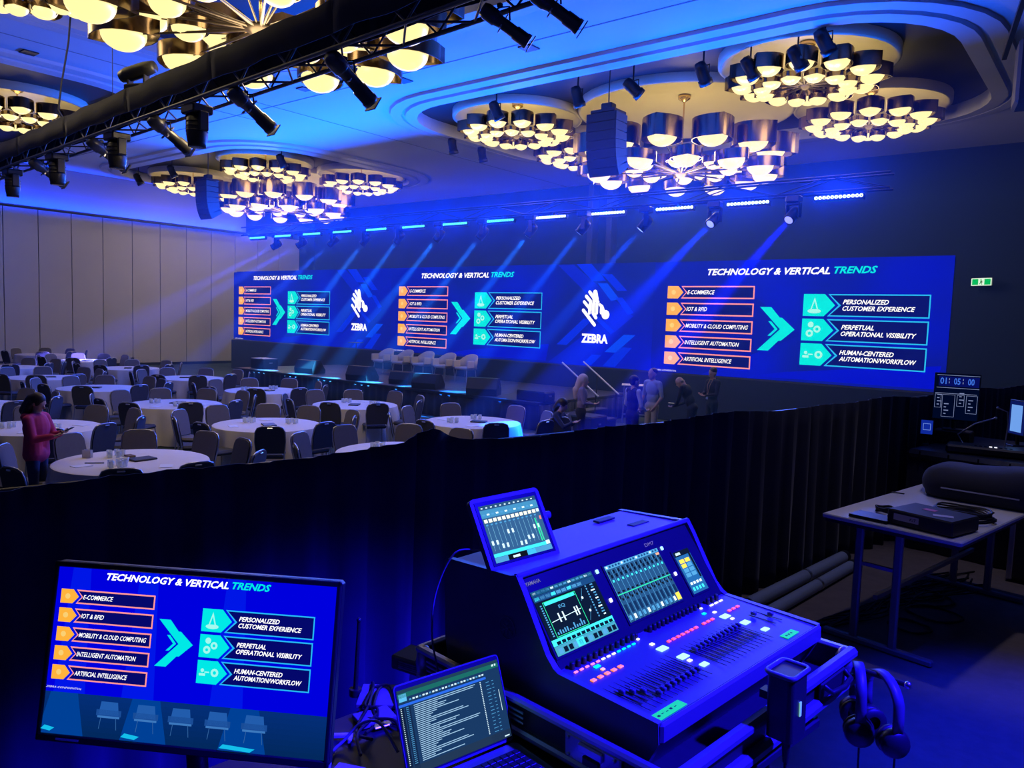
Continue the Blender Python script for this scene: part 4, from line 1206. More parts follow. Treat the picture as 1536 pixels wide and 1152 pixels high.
# blonde woman seen from behind, facing the stage
FH = [((-.22, .06, 1.12), (-.06, .24, 1.08), (.5, .8, 0), (0, 0, 1)), ((.22, .06, 1.12), (.08, .24, 1.10), (-.4, .9, .1), (0, 0, 1))]
P, hc, Pf, M, k = standing(1.66, hands=FH, head_f=(.3, 1, -.1), female=True)
hair = [('ell', Pf(0, -.02, .03), (.094, .11, .106), 'h', M), ('cap', Pf(0, -.07, .0), .085, (0, -.12, 1.32 * k), .07, 'h'), ('cap', (0, -.12, 1.38 * k), .08, (0, -.125, 1.22 * k), .05, 'h')]
person('person', (-8.68, 13.1, 0), math.radians(-60), P, hair, ZN(m_lav, m_dkcl), 'blonde long-haired woman in a mauve top standing by the stage', m_hair_b, voxel=.014)
# man in dark vest with pale sleeves, back to us
P, hc, Pf, M, k = standing(1.70, hands=[((-.27, .02, 1.10), (-.15, .22, .98), (.4, .9, 0), (0, 0, 1)), ((.25, .03, 1.10), (.14, .22, 1.0), (-.4, .9, 0), (0, 0, 1))], arm='arm', head_f=(.1, 1, 0))
hair = [('ell', Pf(0, -.02, .035), (.084, .106, .092), 'h', M), ('ell', Pf(0, -.05, -.01), (.078, .065, .08), 'h', M)]
person('person', (-7.72, 13.5, 0), math.radians(-25), P, hair, ZN(m_dkcl, m_dkcl, arm=m_wsl), 'man in a dark vest with pale sleeves seen from behind', m_hair_d, voxel=.014)
# man in the light blue polo facing us
P, hc, Pf, M, k = standing(1.78, hands=[((-.27, .0, 1.12), (-.22, .14, .92), (.2, .5, -.8), (1, 0, 0)), ((.27, -.02, 1.12), (.24, .10, .88), (0, .3, -1), (-1, 0, 0))], fore='skin', head_f=(.15, 1, 0))
hair = [('ell', Pf(0, -.025, .045), (.084, .10, .085), 'h', M)]
person('person', (-8.1, 15.0, 0), math.radians(165), P, hair, ZN(m_polo, m_chino), 'dark-haired man in a light blue polo shirt facing the camera', m_hair_d, voxel=.014)
# bald man in black bending over his phone
P, hc, Pf, M, k = standing(1.66, hands=[((-.22, .28, 1.02), (-.05, .44, .92), (.3, .9, -.2), (0, 0, 1)), ((.22, .26, 1.02), (.08, .44, .92), (-.2, .9, -.2), (0, 0, 1))], head_f=(0, 1, -.7), lean=.45, head_off=(0, .06, -.09))
hair = [('cap', Pf(-.05, -.07, -.02), .035, Pf(.05, -.07, -.02), .035, 'h')]
person('person', (-7.55, 15.85, 0), math.radians(95), P, hair, ZN(m_dkcl, m_dkcl), 'bald man in black bending over a lit phone', mat('grey_hair', (.2, .18, .17), .6), voxel=.014)
ph = empty('phone', (-7.55 - .52, 15.85, .96), math.radians(95), 'lit phone in the hands of the bald man', 'phone')
MB().box((0, 0, 0), (.075, .15, .009), bev=.003).build('phone_body', m_dark_item, ph)
D = Disp(); D.rect(-.032, .032, -.068, .068, (.55, .5, .6)); o = D.build('phone_screen', ph); o.rotation_euler = (-PI / 2, 0, 0); o.location = (0, 0, .006)
# man in dark jacket with a lanyard
lan = MB(); lan.tube([(-.055, .05, 1.50), (-.05, .125, 1.36), (-.01, .15, 1.14), (.012, .15, 1.14), (.05, .125, 1.36), (.055, .05, 1.50)], .007, 5)
bad = MB(); bad.box((0, .155, 1.08), (.08, .006, .11), bev=.002)
P, hc, Pf, M, k = standing(1.76, hands=FH, head_f=(.1, 1, -.35))
hair = [('ell', Pf(0, -.025, .05), (.086, .10, .088), 'h', M)]
person('person', (-7.6, 17.0, 0), math.radians(150), P, hair, ZN(m_dkcl, m_dkcl), 'man in a dark jacket with a lanyard and badge looking down', m_hair_d, voxel=.014, extras=[('lanyard', lan, mat('orange_ribbon', (.5, .3, .15), .7)), ('badge', bad, m_paper)])
# person kneeling with camera gear, dark clothes, in front of the steps
P = [('ell', (0, 0, .48), (.17, .15, .15), 'leg'), ('ell', (0, .05, .68), (.15, .12, .18), 'top'), ('ell', (0, .10, .88), (.17, .12, .15), 'top'), ('cap', (-.15, .12, .98), .06, (.15, .12, .98), .06, 'top'), ('cap', (0, .12, 1.0), .05, (0, .16, 1.08), .048, 'skin'),
     ('cap', (-.09, 0, .46), .095, (-.12, .40, .42), .065, 'leg'), ('cap', (-.12, .40, .42), .062, (-.11, .30, .06), .045, 'leg'), ('cap', (.09, 0, .44), .095, (.12, .32, .10), .065, 'leg'), ('cap', (.12, .32, .08), .06, (.11, -.08, .08), .045, 'leg'),
     ('cap', (-.11, .30, .045), .04, (-.12, .44, .035), .033, 'shoe'), ('cap', (.11, -.08, .06), .04, (.11, -.2, .05), .033, 'shoe'),
     ('cap', (-.18, .12, .97), .055, (-.22, .30, .78), .042, 'top'), ('cap', (-.22, .30, .78), .04, (-.06, .42, .86), .03, 'top'), ('cap', (.18, .12, .97), .055, (.22, .30, .78), .042, 'top'), ('cap', (.22, .30, .78), .04, (.08, .42, .86), .03, 'top')]
hand(P, (-.06, .42, .86), (.4, .9, .1), (0, 0, 1), -1); hand(P, (.08, .42, .86), (-.3, .9, .1), (0, 0, 1), 1)
Pf, M = face(P, (0, .19, 1.17), (0, 1, -.3), .97)
hair = [('ell', Pf(0, -.02, .035), (.09, .108, .1), 'h', M), ('cap', Pf(0, -.08, 0), .07, Pf(0, -.13, -.14), .05, 'h')]
person('person', (-8.42, 11.75, 0), math.radians(-75), P, hair, ZN(mat('navy_clothes', (.03, .04, .10), .8), m_dkcl), 'dark-haired person in navy crouching near the last front table', m_hair_d, voxel=.014)
# ------------------------------------------------------------------ control position: desk
def frame_m(o, u, v, w):
    return Matrix(((u[0], v[0], w[0], o[0]), (u[1], v[1], w[1], o[1]), (u[2], v[2], w[2], o[2]), (0, 0, 0, 1)))
CO = Vector((-0.76, 1.507, 1.831)); cu = Vector((.129, .991, .035)).normalized(); cv = Vector((-.991, .13, -.014)); cv = (cv - cu * cv.dot(cu)).normalized(); cw = cu.cross(cv)
CM = frame_m(CO, cu, cv, cw)
LA_ = math.atan2(cu.x, cu.y)
lu = Vector((math.sin(LA_), math.cos(LA_), 0)); lv = Vector((-math.cos(LA_), math.sin(LA_), 0))
LM = frame_m(Vector((-0.76, 1.507, 0.9)), lu, lv, Vector((0, 0, 1)))       # level frame standing on the riser
m_lam = mat('black_laminate', (.022, .022, .026), .45, noise=.15, nscale=40)
desk = empty('control_desk', label='black folding desk carrying the mixing console, laptop and monitor', cat='desk', M=LM)
MB().box((-.33, .36, .7225), (2.05, .86, .035), bev=.008).build('desk_top', m_lam, desk)
for x in (-1.25, .55):
    for y in (.02, .72):
        MB().cyl((x, y, 0), (x, y, .705), .018, n=8).build('leg', m_dkmetal, desk)
    MB().box((x, .37, .03), (.04, .8, .04)).build('foot_rail', m_dkmetal, desk)

# ------------------------------------------------------------------ flight case tray under the console
m_blueblack = mat('console_dark_grey', (.10, .10, .115), .42)
m_hood = mat('console_hood_grey', (.13, .13, .15), .38)
case = empty('flight_case', label='black flight case tray with aluminium edges under the mixing console', cat='flight case', M=CM)
MB().box((.397, .37, -.152), (.90, .88, .030), bev=.004).build('tray_floor', m_lam, case)
for nm, c, s in (('side_wall', (-.045, .37, -.115), (.014, .86, .085)), ('side_wall', (.839, .37, -.115), (.014, .86, .085)), ('front_wall', (.397, -.068, -.115), (.87, .014, .085)), ('rear_wall', (.397, .806, -.115), (.87, .014, .085))):
    MB().box(c, s).build(nm, m_lam, case)
m_edge = mat('aluminium_edge', (.50, .50, .55), .38, metal=.85)
for z, t in ((-.074, .02), (-.155, .022)):
    MB().box((-.052, .37, z), (.026, .89, t), bev=.006).build('edge_rail', m_edge, case)
    MB().box((.846, .37, z), (.026, .89, t), bev=.006).build('edge_rail', m_edge, case)
    MB().box((.397, -.080, z), (.92, .034, t + .012), bev=.010).build('edge_rail', m_hood, case)
    MB().box((.397, .813, z), (.92, .02, t), bev=.006).build('edge_rail', m_edge, case)
for k in range(3):
    MB().box((-.0665, .56 - .16 * 0, -.092 - .013 * k), (.004, .40, .005)).build('edge_groove', m_edge, case)
for x, y in ((-.045, -.06), (.838, -.06), (-.045, .80), (.838, .80)):
    MB().ball((x, y, -.115), (.026, .026, .055), 10, 6).build('corner_cap', m_edge, case)
# recessed butterfly latch on the left side
lt = MB().box((-.056, .14, -.113), (.012, .17, .062), bev=.004).build('latch_dish', m_steel, case)
MB().box((-.065, .14, -.10), (.01, .075, .022), bev=.003).build('latch_wing', m_steel, lt); MB().box((-.064, .14, -.128), (.008, .05, .022), bev=.003).build('latch_hook', m_dkmetal, lt)
for dy in (-.07, .07):
    for dz in (-.022, .022):
        MB().ball((-.063, .14 + dy, -.113 + dz), .005, 6, 4).build('rivet', m_steel, lt)
# lifting handle on the front
MB().box((.70, -.088, -.116), (.15, .012, .05), bev=.004).build('handle_dish', m_black, case)
mb = MB(); mb.tube([(.635, -.095, -.10), (.64, -.115, -.112), (.70, -.122, -.114), (.76, -.115, -.112), (.765, -.095, -.10)], .008, 6); mb.build('spring_handle', m_dkmetal, case)

# ------------------------------------------------------------------ mixing console
con = empty('mixing_console', label='digital mixing console with three touch screens, faders and lit keys', cat='mixing console', M=CM)
W_ = .793
Pn0, Pn1 = Vector((0, .308, .011)), Vector((0, .459, .217))
pe = (Pn1 - Pn0).normalized(); PL = (Pn1 - Pn0).length; pn = Vector((0, -pe.z, pe.y))       # panel normal towards the operator
cprof = [(0, 0), (.0, -.045), (.03, -.10), (.05, -.135), (.73, -.135), (.747, -.03), (.747, .192), (.735, .200), (.475, .212), (.459, .217), (.435, .184), (.395, .115), (.35, .045), (.325, .018), (.308, .011)]
mb = MB(); mb.prism(cprof, lambda a, b, t: (t, a, b), .012, W_ - .012); mb.build('body', m_blueblack, con)
def grow(pf, g):
    c = Vector((sum(p[0] for p in pf) / len(pf), sum(p[1] for p in pf) / len(pf)))
    return pf
cheek = [(-.004, .004), (-.006, -.045), (.026, -.105), (.046, -.135), (.735, -.135), (.752, -.03), (.752, .197), (.735, .207), (.475, .222), (.452, .228), (.428, .192), (.385, .118), (.342, .046), (.316, .020), (.300, .012)]
for x0, x1 in ((-.004, .014), (W_ - .014, W_ + .004)):
    mb = MB(); mb.prism(cheek, lambda a, b, t: (t, a, b), x0, x1); mb.build('side_cheek', m_hood, con)
mb = MB(); mb.tube([(0, .456, .222), (W_, .456, .222)], .009, 8); mb.build('hood_lip', m_hood, con)
MB().box((W_ / 2, .60, .2065), (.76, .25, .008), bev=.003, M=Matrix.Rotation(-.045, 3, 'X')).build('rear_cover', mat('rear_cover_grey', (.24, .22, .25), .55), con)
for x, y in ((.626, .675), (.67, .565)):
    MB().box((x, y, .2125), (.085, .03, .006), bev=.002).build('cover_vent', m_black, con)
# front bumper
MB().box((W_ / 2, -.006, -.022), (W_, .014, .05), bev=.006).build('front_bumper', m_hood, con)
# speaker-shaped emblem with three crossing forks on the left cheek
em = MB(); ring = [(-.0055, .485 + .030 * math.cos(2 * PI * i / 24), .075 + .030 * math.sin(2 * PI * i / 24)) for i in range(24)]
em.tube(ring, .0012, 4, closed=True)
for k in range(3):
    a = PI / 2 + k * 2 * PI / 3
    em.tube([(-.0055, .485 - .020 * math.cos(a), .075 - .020 * math.sin(a)), (-.0055, .485 + .024 * math.cos(a), .075 + .024 * math.sin(a))], .0013, 4)
    for s in (-1, 1):
        b = a + s * .35
        em.tube([(-.0055, .485 + .008 * math.cos(a), .075 + .008 * math.sin(a)), (-.0055, .485 + .024 * math.cos(b), .075 + .024 * math.sin(b))], .0010, 4)
em.build('emblem', mat('emblem_grey', (.3, .3, .34), .4), con)
def on_panel(o, x, s, lift=.0015):
    """place a picture built in local x/z so that its z runs up the slanted panel"""
    p = Pn0 + pe * s + pn * lift
    o.matrix_local = frame_m((x, p.y, p.z), (1, 0, 0), tuple(-pn), tuple(pe))
m_panel = mat('panel_glass', (.02, .02, .024), .25)
mb = MB(); q = [Pn0 + pn * .004, Pn1 - pe * .012 + pn * .004]
BLK = (.004, .006, .012); UI = lin(20, 60, 110); UIL = lin(70, 140, 190); UIW = lin(200, 230, 245); UIC = lin(60, 210, 235); UIG = lin(40, 210, 150); UIY = lin(240, 200, 80); UID = lin(8, 20, 45)
def bez(x0, x1, s0, s1, nm='screen_bezel'):
    a = Pn0 + pe * (s0 - .006) + pn * .0; c = (a + Pn0 + pe * (s1 + .006)) / 2
    Mx = Matrix(((1, 0, 0), (0, pe.y, pn.y), (0, pe.z, pn.z)))
    return MB().box(((x0 + x1) / 2, c.y + pn.y * .0, c.z + pn.z * .0), (x1 - x0 + .012, s1 - s0 + .012, .006), M=Mx).build(nm, m_panel, con)
rnd = random.Random(3)
def screen_main(x0, x1, s0, s1):
    b = bez(x0, x1, s0, s1); w, h = x1 - x0, s1 - s0
    D = Disp(.0003); D.d = .0
    R_ = lambda a, b_, c, d, col: D.rect(a * w, b_ * w, c * h, d * h, col)
    R_(0, 1, 0, 1, UID); D.layer()
    R_(0, 1, .93, 1, lin(20, 70, 110)); R_(0, 1, .83, .925, UI)
    for i in range(9): R_(.02 + i * .085, .09 + i * .085, .85, .90, UIL if i % 3 else UIC)
    for i in range(14): R_(.02 + i * .07, .07 + i * .07, .95, .98, UIW if i % 4 == 0 else UIL)
    D.layer()
    D.frame(.10 * w, .62 * w, .25 * h, .80 * h, .006 * h * 1.6, UIG); R_(.12, .60, .74, .79, UIC); R_(.52, .6, .74, .79, UIG)
    D.line(.12 * w, .48 * h, .60 * w, .52 * h, .0016, UIW)
    for x in (.24, .31, .50, .54): R_(x, x + .02, .44, .58, UIW)
    D.text('EQ', .30 * w, .40 * w, .63 * h, .69 * h, UIL, .01, 0)
    for i in range(12): R_(.13 + i * .038, .15 + i * .038, .28, .28 + .02 + .08 * rnd.random(), UIL)
    for i in range(14): R_(.05, .075, .28 + i * .036, .30 + i * .036, UIL)
    for j in range(12):
        R_(.80, .82, .30 + j * .045, .325 + j * .045, UIL); R_(.86 + .04 * rnd.random(), .93, .30 + j * .045, .32 + j * .045, UIW if j % 3 == 0 else UIL)
    D.line(.66 * w, .62 * h, .74 * w, .80 * h, .001, UIL); D.line(.66 * w, .30 * h, .76 * w, .50 * h, .001, UIL); D.disc(.69 * w, .66 * h, .004, UIW, 8); D.disc(.72 * w, .44 * h, .004, UIW, 8)
    R_(0, 1, .145, .24, UIC); R_(0, 1, .0, .14, lin(60, 140, 170))
    D.layer()
    for i in range(12):
        R_(.06 + i * .078, .12 + i * .078, .15, .20, UID); R_(.04 + i * .08, .10 + i * .08, .02, .10, UID if i % 3 else UIL)
    R_(.33, .45, .01, .13, UIC)
    o = D.build('screen_picture', b, display_mat('console_pixels', 1.7)); p = Pn0 + pe * s0 + pn * .0045; o.matrix_local = frame_m((x0, p.y, p.z), (1, 0, 0), tuple(-pn), tuple(pe))
def screen_strips(x0, x1, s0, s1):
    b = bez(x0, x1, s0, s1); w, h = x1 - x0, s1 - s0
    D = Disp(.0003)
    R_ = lambda a, b_, c, d, col: D.rect(a * w, b_ * w, c * h, d * h, col)
    R_(0, 1, 0, 1, lin(30, 70, 115)); D.layer(); R_(0, 1, .93, 1, UIL); R_(0, 1, .47, .485, UIG)
    for i in range(12):
        x = i / 12
        R_(x + .003, x + .009, 0, .92, UIL); R_(x + .02, x + .05, .84, .90, UID); R_(x + .035, x + .07, .77, .83, UID); R_(x + .03, x + .06, .70, .74, UIC)
        R_(x + .015, x + .035, .40, .46, BLK); R_(x + .04, x + .07, .37, .41, BLK); R_(x + .02, x + .06, .50, .53, BLK)
        R_(x + .02, x + .065, .14, .30, lin(14, 40, 80)); R_(x + .02, x + .06, .03, .11, UIW if i % 3 == 1 else UIL)
    D.layer(); R_(.915, .99, .02, .15, UIY); R_(.93, .99, .88, .92, lin(240, 160, 130))
    for i in range(18): R_(.02 + i * .054, .05 + i * .054, .95, .985, UIW if i % 5 == 0 else UI)
    o = D.build('screen_picture', b, display_mat('console_pixels', 1.7)); p = Pn0 + pe * s0 + pn * .0045; o.matrix_local = frame_m((x0, p.y, p.z), (1, 0, 0), tuple(-pn), tuple(pe))
def screen_util(x0, x1, s0, s1):
    b = bez(x0, x1, s0, s1); w, h = x1 - x0, s1 - s0
    D = Disp(.0003)
    R_ = lambda a, b_, c, d, col: D.rect(a * w, b_ * w, c * h, d * h, col)
    R_(0, 1, 0, 1, lin(30, 90, 150)); D.layer(); R_(0, 1, .88, 1, UID); R_(.1, .4, .91, .97, UIW); R_(.85, .97, .3, .95, UID)
    for j in range(4):
        for i in range(2):
            R_(.12 + i * .36, .42 + i * .36, .38 + j * .11, .47 + j * .11, UIY if (j == 3 or (j == 2 and i == 0)) else UIL)
    for i in range(4): R_(.10 + i * .2, .22 + i * .2, .06, .14, UIC); R_(.10 + i * .2, .24 + i * .2, .20, .26, UIW)
    o = D.build('screen_picture', b, display_mat('console_pixels', 1.7)); p = Pn0 + pe * s0 + pn * .0045; o.matrix_local = frame_m((x0, p.y, p.z), (1, 0, 0), tuple(-pn), tuple(pe))
# flat slanted glass panel that carries the screens
Mx = Matrix(((1, 0, 0), (0, pe.y, pn.y), (0, pe.z, pn.z)))
c = Pn0 + pe * (PL / 2) - pn * .012
MB().box((W_ / 2, c.y, c.z), (W_ - .03, PL - .004, .024), M=Mx).build('screen_panel', m_panel, con)
screen_main(.022, .267, .033, .207); screen_strips(.324, .582, .036, .206); screen_util(.642, .724, .035, .174)
D = Disp(.0003); D.d = .0008
D.text('YAMAHA', .022, .078, 0, .010, lin(120, 120, 190), .01, 0); D.text('DM7', .54, .585, -.006, .005, lin(120, 110, 200), .0, 0)
o = D.build('panel_lettering', con); p = Pn0 + pe * .226 + pn * .0; o.matrix_local = frame_m((0, p.y, p.z), (1, 0, 0), tuple(-pn), tuple(pe))
kmat = {}
def lit(name, col, s=1.3):
    return mat('lit_key_' + name, tuple(min(1, c) for c in col), .4, emit=col, estr=s)
K_W, K_C, K_R, K_O, K_G, K_B = lit('white', (.9, .9, 1)), lit('cyan', (.0, .75, .8)), lit('red', (1, .10, .08)), lit('orange', (1, .22, .06)), lit('green', (.0, .8, .55)), lit('sky', (.45, .85, .95))
for x, s, k in ((.293, .2, K_B), (.293, .113, K_W), (.608, .2, K_B), (.610, .113, K_W)):
    c = Pn0 + pe * s + pn * .002
    MB().box((x, c.y, c.z), (.012, .012, .005), M=Mx, bev=.002).build('panel_key', k, con)
# control surface: local z follows the slight rise
zs = lambda y: .011 * y / .308
key_me = {}
def key(x, y, k, sx=.011, sy=.008, h=.004):
    kk = (k.name, sx, sy)
    if kk not in key_me:
        key_me[kk] = MB().box((0, 0, h / 2), (sx, sy, h), bev=.0015).mesh('key', k)
    o = link('key', key_me[kk], con); o.location = (x, y, zs(y)); return o
knob_me = MB().lathe([(.0075, 0), (.0072, .012), (.006, .016), (.001, .0162)], n=10).mesh('knob', m_black)
def knob(x, y, s=1.0):
    o = link('knob', knob_me, con); o.location = (x, y, zs(y)); o.scale = (s, s, s * 1.1); return o
for i in range(12): knob(.045 + i * .0228, .297)
for i in range(12): knob(.375 + i * .0206, .297)
for i in range(3): knob(.675 + i * .024, .297)
knob(.310, .297, .8); knob(.627, .297, .8)
for i in range(12):
    key(.038 + i * .0215, .277, lit('pinkred', (1, .25, .25)) if i < 5 else (K_W if i < 8 else K_G), .013, .007)
for i in range(3): key(.672 + i * .026, .281, K_W, .018, .007)
key(.101, .261, K_C, .02, .012); key(.101, .242, lit('amber', (1, .45, .15)), .012, .01)
for i in range(5): key(.040 + i * .0265, .221, K_O, .016, .012)
for i in range(7): key(.363 + i * .0222, .223, K_R, .014, .010)
for i in range(3): key(.538 + i * .0222, .223, K_R, .014, .010)
for i in range(3): key(.678 + i * .0235, .223, K_R, .014, .010)
for x, y, k, sx, sy in ((.307, .287, K_W, .01, .008), (.312, .243, K_W, .014, .012), (.312, .209, K_B, .034, .022), (.316, .146, K_B, .034, .022), (.311, .122, K_W, .014, .012), (.322, .085, K_B, .026, .018),
                        (.624, .288, K_W, .010, .008), (.598, .261, K_C, .014, .011), (.632, .246, K_W, .014, .010), (.630, .209, K_B, .034, .022), (.632, .186, K_W, .013, .010), (.638, .147, K_B, .03, .022), (.640, .085, K_B, .026, .018)):
    key(x, y, k, sx, sy)
slot_me = MB().box((0, 0, .0005), (.0035, .085, .001)).mesh('fader_slot', m_black)
fcap_me = MB().box((0, 0, .007), (.009, .018, .010), bev=.002).box((0, 0, .0125), (.0085, .0015, .002)).mesh('fader_cap', mat('fader_cap_grey', (.12, .12, .14), .4))
def fader(x, y, cap):
    o = link('fader_slot', slot_me, con); o.location = (x, y, zs(y) + .001)
    o = link('fader_cap', fcap_me, con); o.location = (x, cap, zs(cap) + .002)
for i in range(12): fader(.040 + i * .0215, .115, (.133, .122, .102, .071)[i] if i < 4 and i != 1 else (.075 if i != 1 else .118))
for i in range(12): fader(.366 + i * .0205, .115, .143)
for i in range(2): fader(.70 + i * .036, .125, .155 - .035 * i)
div_me = MB().box((0, 0, .0006), (.0012, .22, .0012)).mesh('strip_line', m_black)
for i in range(13):
    for x in (.0295 + i * .0215, .356 + i * .0205):
        o = link('strip_line', div_me, con); o.location = (x, .15, zs(.15))
m_tape = mat('fluorescent_green_tape', (.01, .5, .03), .6, emit=(.01, .75, .16), estr=.85)  # emission stands in for the tape's glow under the blue wash
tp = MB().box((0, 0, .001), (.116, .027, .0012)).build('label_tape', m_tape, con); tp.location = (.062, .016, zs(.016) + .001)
for i in range(5):
    mk = MB().box((-.035 + i * .016, .001 * (i % 2), .0018), (.008, .0022 + .004 * (i % 3 == 0), .0004)).build('pen_mark', m_black, tp)
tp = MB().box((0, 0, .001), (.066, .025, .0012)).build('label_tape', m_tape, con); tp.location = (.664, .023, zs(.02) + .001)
for i in range(3):
    MB().box((-.018 + i * .014, 0, .0018), (.007, .006, .0004)).build('pen_mark', m_black, tp)

# ------------------------------------------------------------------ tablet on the console's rear cover
TU = Vector((.191, .981, .035)).normalized(); TV = Vector((-.51, .069, .857)); TV = (TV - TU * TV.dot(TU)).normalized()
tab = empty('tablet', label='tablet in a dark protective case showing a fader mixing page', cat='tablet', M=frame_m((-1.338, 1.70, 2.124), TU, -TU.cross(TV), TV))
prof_t = rounded_rect(-.128, .128, -.106, .106, .014, 4)
mb = MB(); mb.prism(prof_t, lambda a, b, t: (a, t, b), -.006, .012); mb.build('protective_case', mat('tablet_case_grey', (.11, .11, .13), .5), tab)
MB().box((0, -.0065, .002), (.232, .002, .184), bev=.0008).build('glass', m_panel, tab)
MB().box((.0, .03, -.07), (.10, .05, .05), bev=.01).build('stand', m_plastic, tab)
mb = MB(); mb.cyl((.128, .01, .02), (.150, .01, .02), .012, n=10); mb.build('clamp_knob', m_hood, tab)
D = Disp(.0003); D.d = .0079
w, h = .2105, .164
R_ = lambda a, b_, c, d, col: D.rect((a - .5) * w, (b_ - .5) * w, (c - .5) * h, (d - .5) * h, col)
R_(0, 1, 0, 1, lin(45, 85, 130)); D.layer(); R_(0, 1, .93, 1, lin(35, 70, 110)); R_(0, 1, .78, .92, lin(60, 130, 175)); R_(0, .93, .095, .155, UIC); R_(0, .22, 0, .09, UIL); R_(.22, .55, 0, .09, BLK); R_(.55, .7, 0, .09, lin(60, 170, 220)); R_(.7, 1, 0, .09, UIL)
D.layer()
for i in range(12):
    R_(.02 + i * .077, .075 + i * .077, .695, .755, lin(255, 255, 215)); R_(.03 + i * .077, .065 + i * .077, .64, .67, UIL); R_(.045 + i * .077, .05 + i * .077, .20, .62, lin(110, 170, 200)); R_(.02 + i * .077, .065 + i * .077, .82, .85, UIW if i % 2 else UIL)
    z = (.30, .30, .22, .22, .44, .44, .19, .19, .26, .26, .42, .42)[i]
    R_(.03 + i * .077, .065 + i * .077, z, z + .075, UIW); R_(.03 + i * .08, .06 + i * .08, .945, .965, UIW)
R_(.86, .88, .18, .60, UIG); R_(.90, .915, .18, .5, UIG); R_(.955, .985, .56, .62, lin(255, 120, 120)); R_(.94, .99, .70, .76, UIW); R_(.30, .42, .02, .06, UIW); R_(.92, .99, .1, .17, UIW)
D.build('screen_picture', tab, display_mat('tablet_pixels', 1.5))

# ------------------------------------------------------------------ laptop
az, tilt = .203, .387
qu = Vector((math.sin(az), math.cos(az), 0)); qv = Vector((-math.cos(az), math.sin(az), 0))
LW, LH = .312, .215
hc_ = Vector((-1.144, 1.483, 1.650)) - qu * LW / 2
lap = empty('laptop', label='open laptop showing a dark spreadsheet in front of the console case', cat='laptop', M=frame_m(hc_, qu, qv, Vector((0, 0, 1))))
m_lapm = mat('laptop_metal', (.28, .28, .31), .35, metal=.7)
mb = MB(); mb.prism(rounded_rect(-LW / 2, LW / 2, -.222, -.004, .012, 4), lambda a, b, t: (a, b, t), -.008, .006); base = mb.build('base', m_lapm, lap)
MB().box((0, -.085, .0065), (.27, .105, .001)).build('keyboard_well', m_black, base)
kme = MB().box((0, 0, .0015), (.0165, .0155, .003), bev=.001).mesh('key', m_plastic)
for j in range(5):
    for i in range(14):
        o = link('key', kme, base); o.location = (-.124 + i * .0191, -.045 - j * .020, .0068)
MB().box((0, -.178, .0065), (.115, .07, .0008)).build('trackpad', mat('trackpad_grey', (.2, .2, .22), .3), base)
lid = empty('lid_hinge', (0, 0, 0)); bpy.data.objects.remove(lid)
ct_, st_ = math.cos(tilt), math.sin(tilt)
lid_f = lambda a, b, t: (a, b * st_ + t * ct_, .006 + b * ct_ - t * st_)
mb = MB(); mb.prism(rounded_rect(-LW / 2, LW / 2, .004, LH, .010, 4), lid_f, 0, .006); lid = mb.build('lid', m_lapm, lap)
mb = MB(); mb.prism(rounded_rect(-LW / 2 + .003, LW / 2 - .003, .010, LH - .003, .008, 4), lid_f, -.0008, .0002); mb.build('screen_glass', m_black, lid)
D = Disp(.0003); D.d = .0015
w, h = .300, .188
R_ = lambda a, b_, c, d, col: D.rect((a - .5) * w, (b_ - .5) * w, c * h, d * h, col)
R_(0, 1, 0, 1, lin(22, 52, 92)); D.layer(); R_(0, 1, .965, 1, lin(30, 60, 80)); R_(0, 1, .905, .96, lin(25, 100, 95)); R_(0, .85, .80, .83, lin(40, 100, 220)); R_(0, .04, .0, .79, lin(14, 30, 60)); R_(.05, .10, 0, .79, lin(16, 36, 70)); R_(.80, 1, 0, .10, lin(16, 34, 66)); R_(0, 1, .0, .10, lin(30, 50, 78)); R_(.01, .08, .86, .95, lin(90, 180, 225))
D.layer()
rr = random.Random(11)
for i in range(24): R_(.10 + i * .031, .12 + i * .031, .855, .875, UIW if i % 3 else UIL)
for j in range(30):
    z = .775 - j * .0225
    if z < .11: break
    L = (.60, .58, .22, .30, .28, .42, .20, .16, .14, .45, .50, .18, .12, .4, .36, .2)[j % 16]
    R_(.13, .13 + L, z, z + .009, lin(150, 190, 220)); R_(.06, .085, z, z + .008, UIL); R_(.01, .02, z, z + .008, UIW)
    R_(.78, .79, z, z + .012, UIW)
    if j % 2: R_(.84, .84 + .03 * rr.random() + .02, z, z + .008, UIL); R_(.90, .92, z, z + .008, UIL)
R_(.955, .96, .35, .62, UIW); R_(.93, .95, .93, .955, UIW); R_(.96, .975, .93, .955, UIW); R_(.93, .98, .02, .035, UIW)
o = D.build('screen_picture', lid, display_mat('laptop_pixels', 1.25)); o.matrix_local = frame_m((0, .014 * st_, .006 + .014 * ct_), (1, 0, 0), (0, ct_, -st_), (0, st_, ct_))

# ------------------------------------------------------------------ monitor
maz, mt = 1.006, .188
mu = Vector((math.sin(maz), math.cos(maz), 0)); mv = Vector((-math.cos(maz), math.sin(maz), 0)); mup = mv * math.sin(mt) + Vector((0, 0, 1)) * math.cos(mt); mnb = mv * math.cos(mt) - Vector((0, 0, 1)) * math.sin(mt)
mon = empty('monitor', label='flat monitor at the lower left repeating the slide above a row of stage chairs', cat='monitor', M=frame_m((-1.448, .778, 2.005), mu, mnb, mup))
MB().box((0, .016, 0), (.622, .028, .362), bev=.006).build('back_shell', m_plastic, mon)
for c, s in (((0, 0, .1755), (.622, .008, .011)), ((0, 0, -.1735), (.622, .008, .015)), ((-.3065, 0, 0), (.009, .008, .362)), ((.3065, 0, 0), (.009, .008, .362))):
    MB().box(c, s, bev=.002).build('bezel', m_plastic, mon)
D = Disp(.0003); D.d = -.001
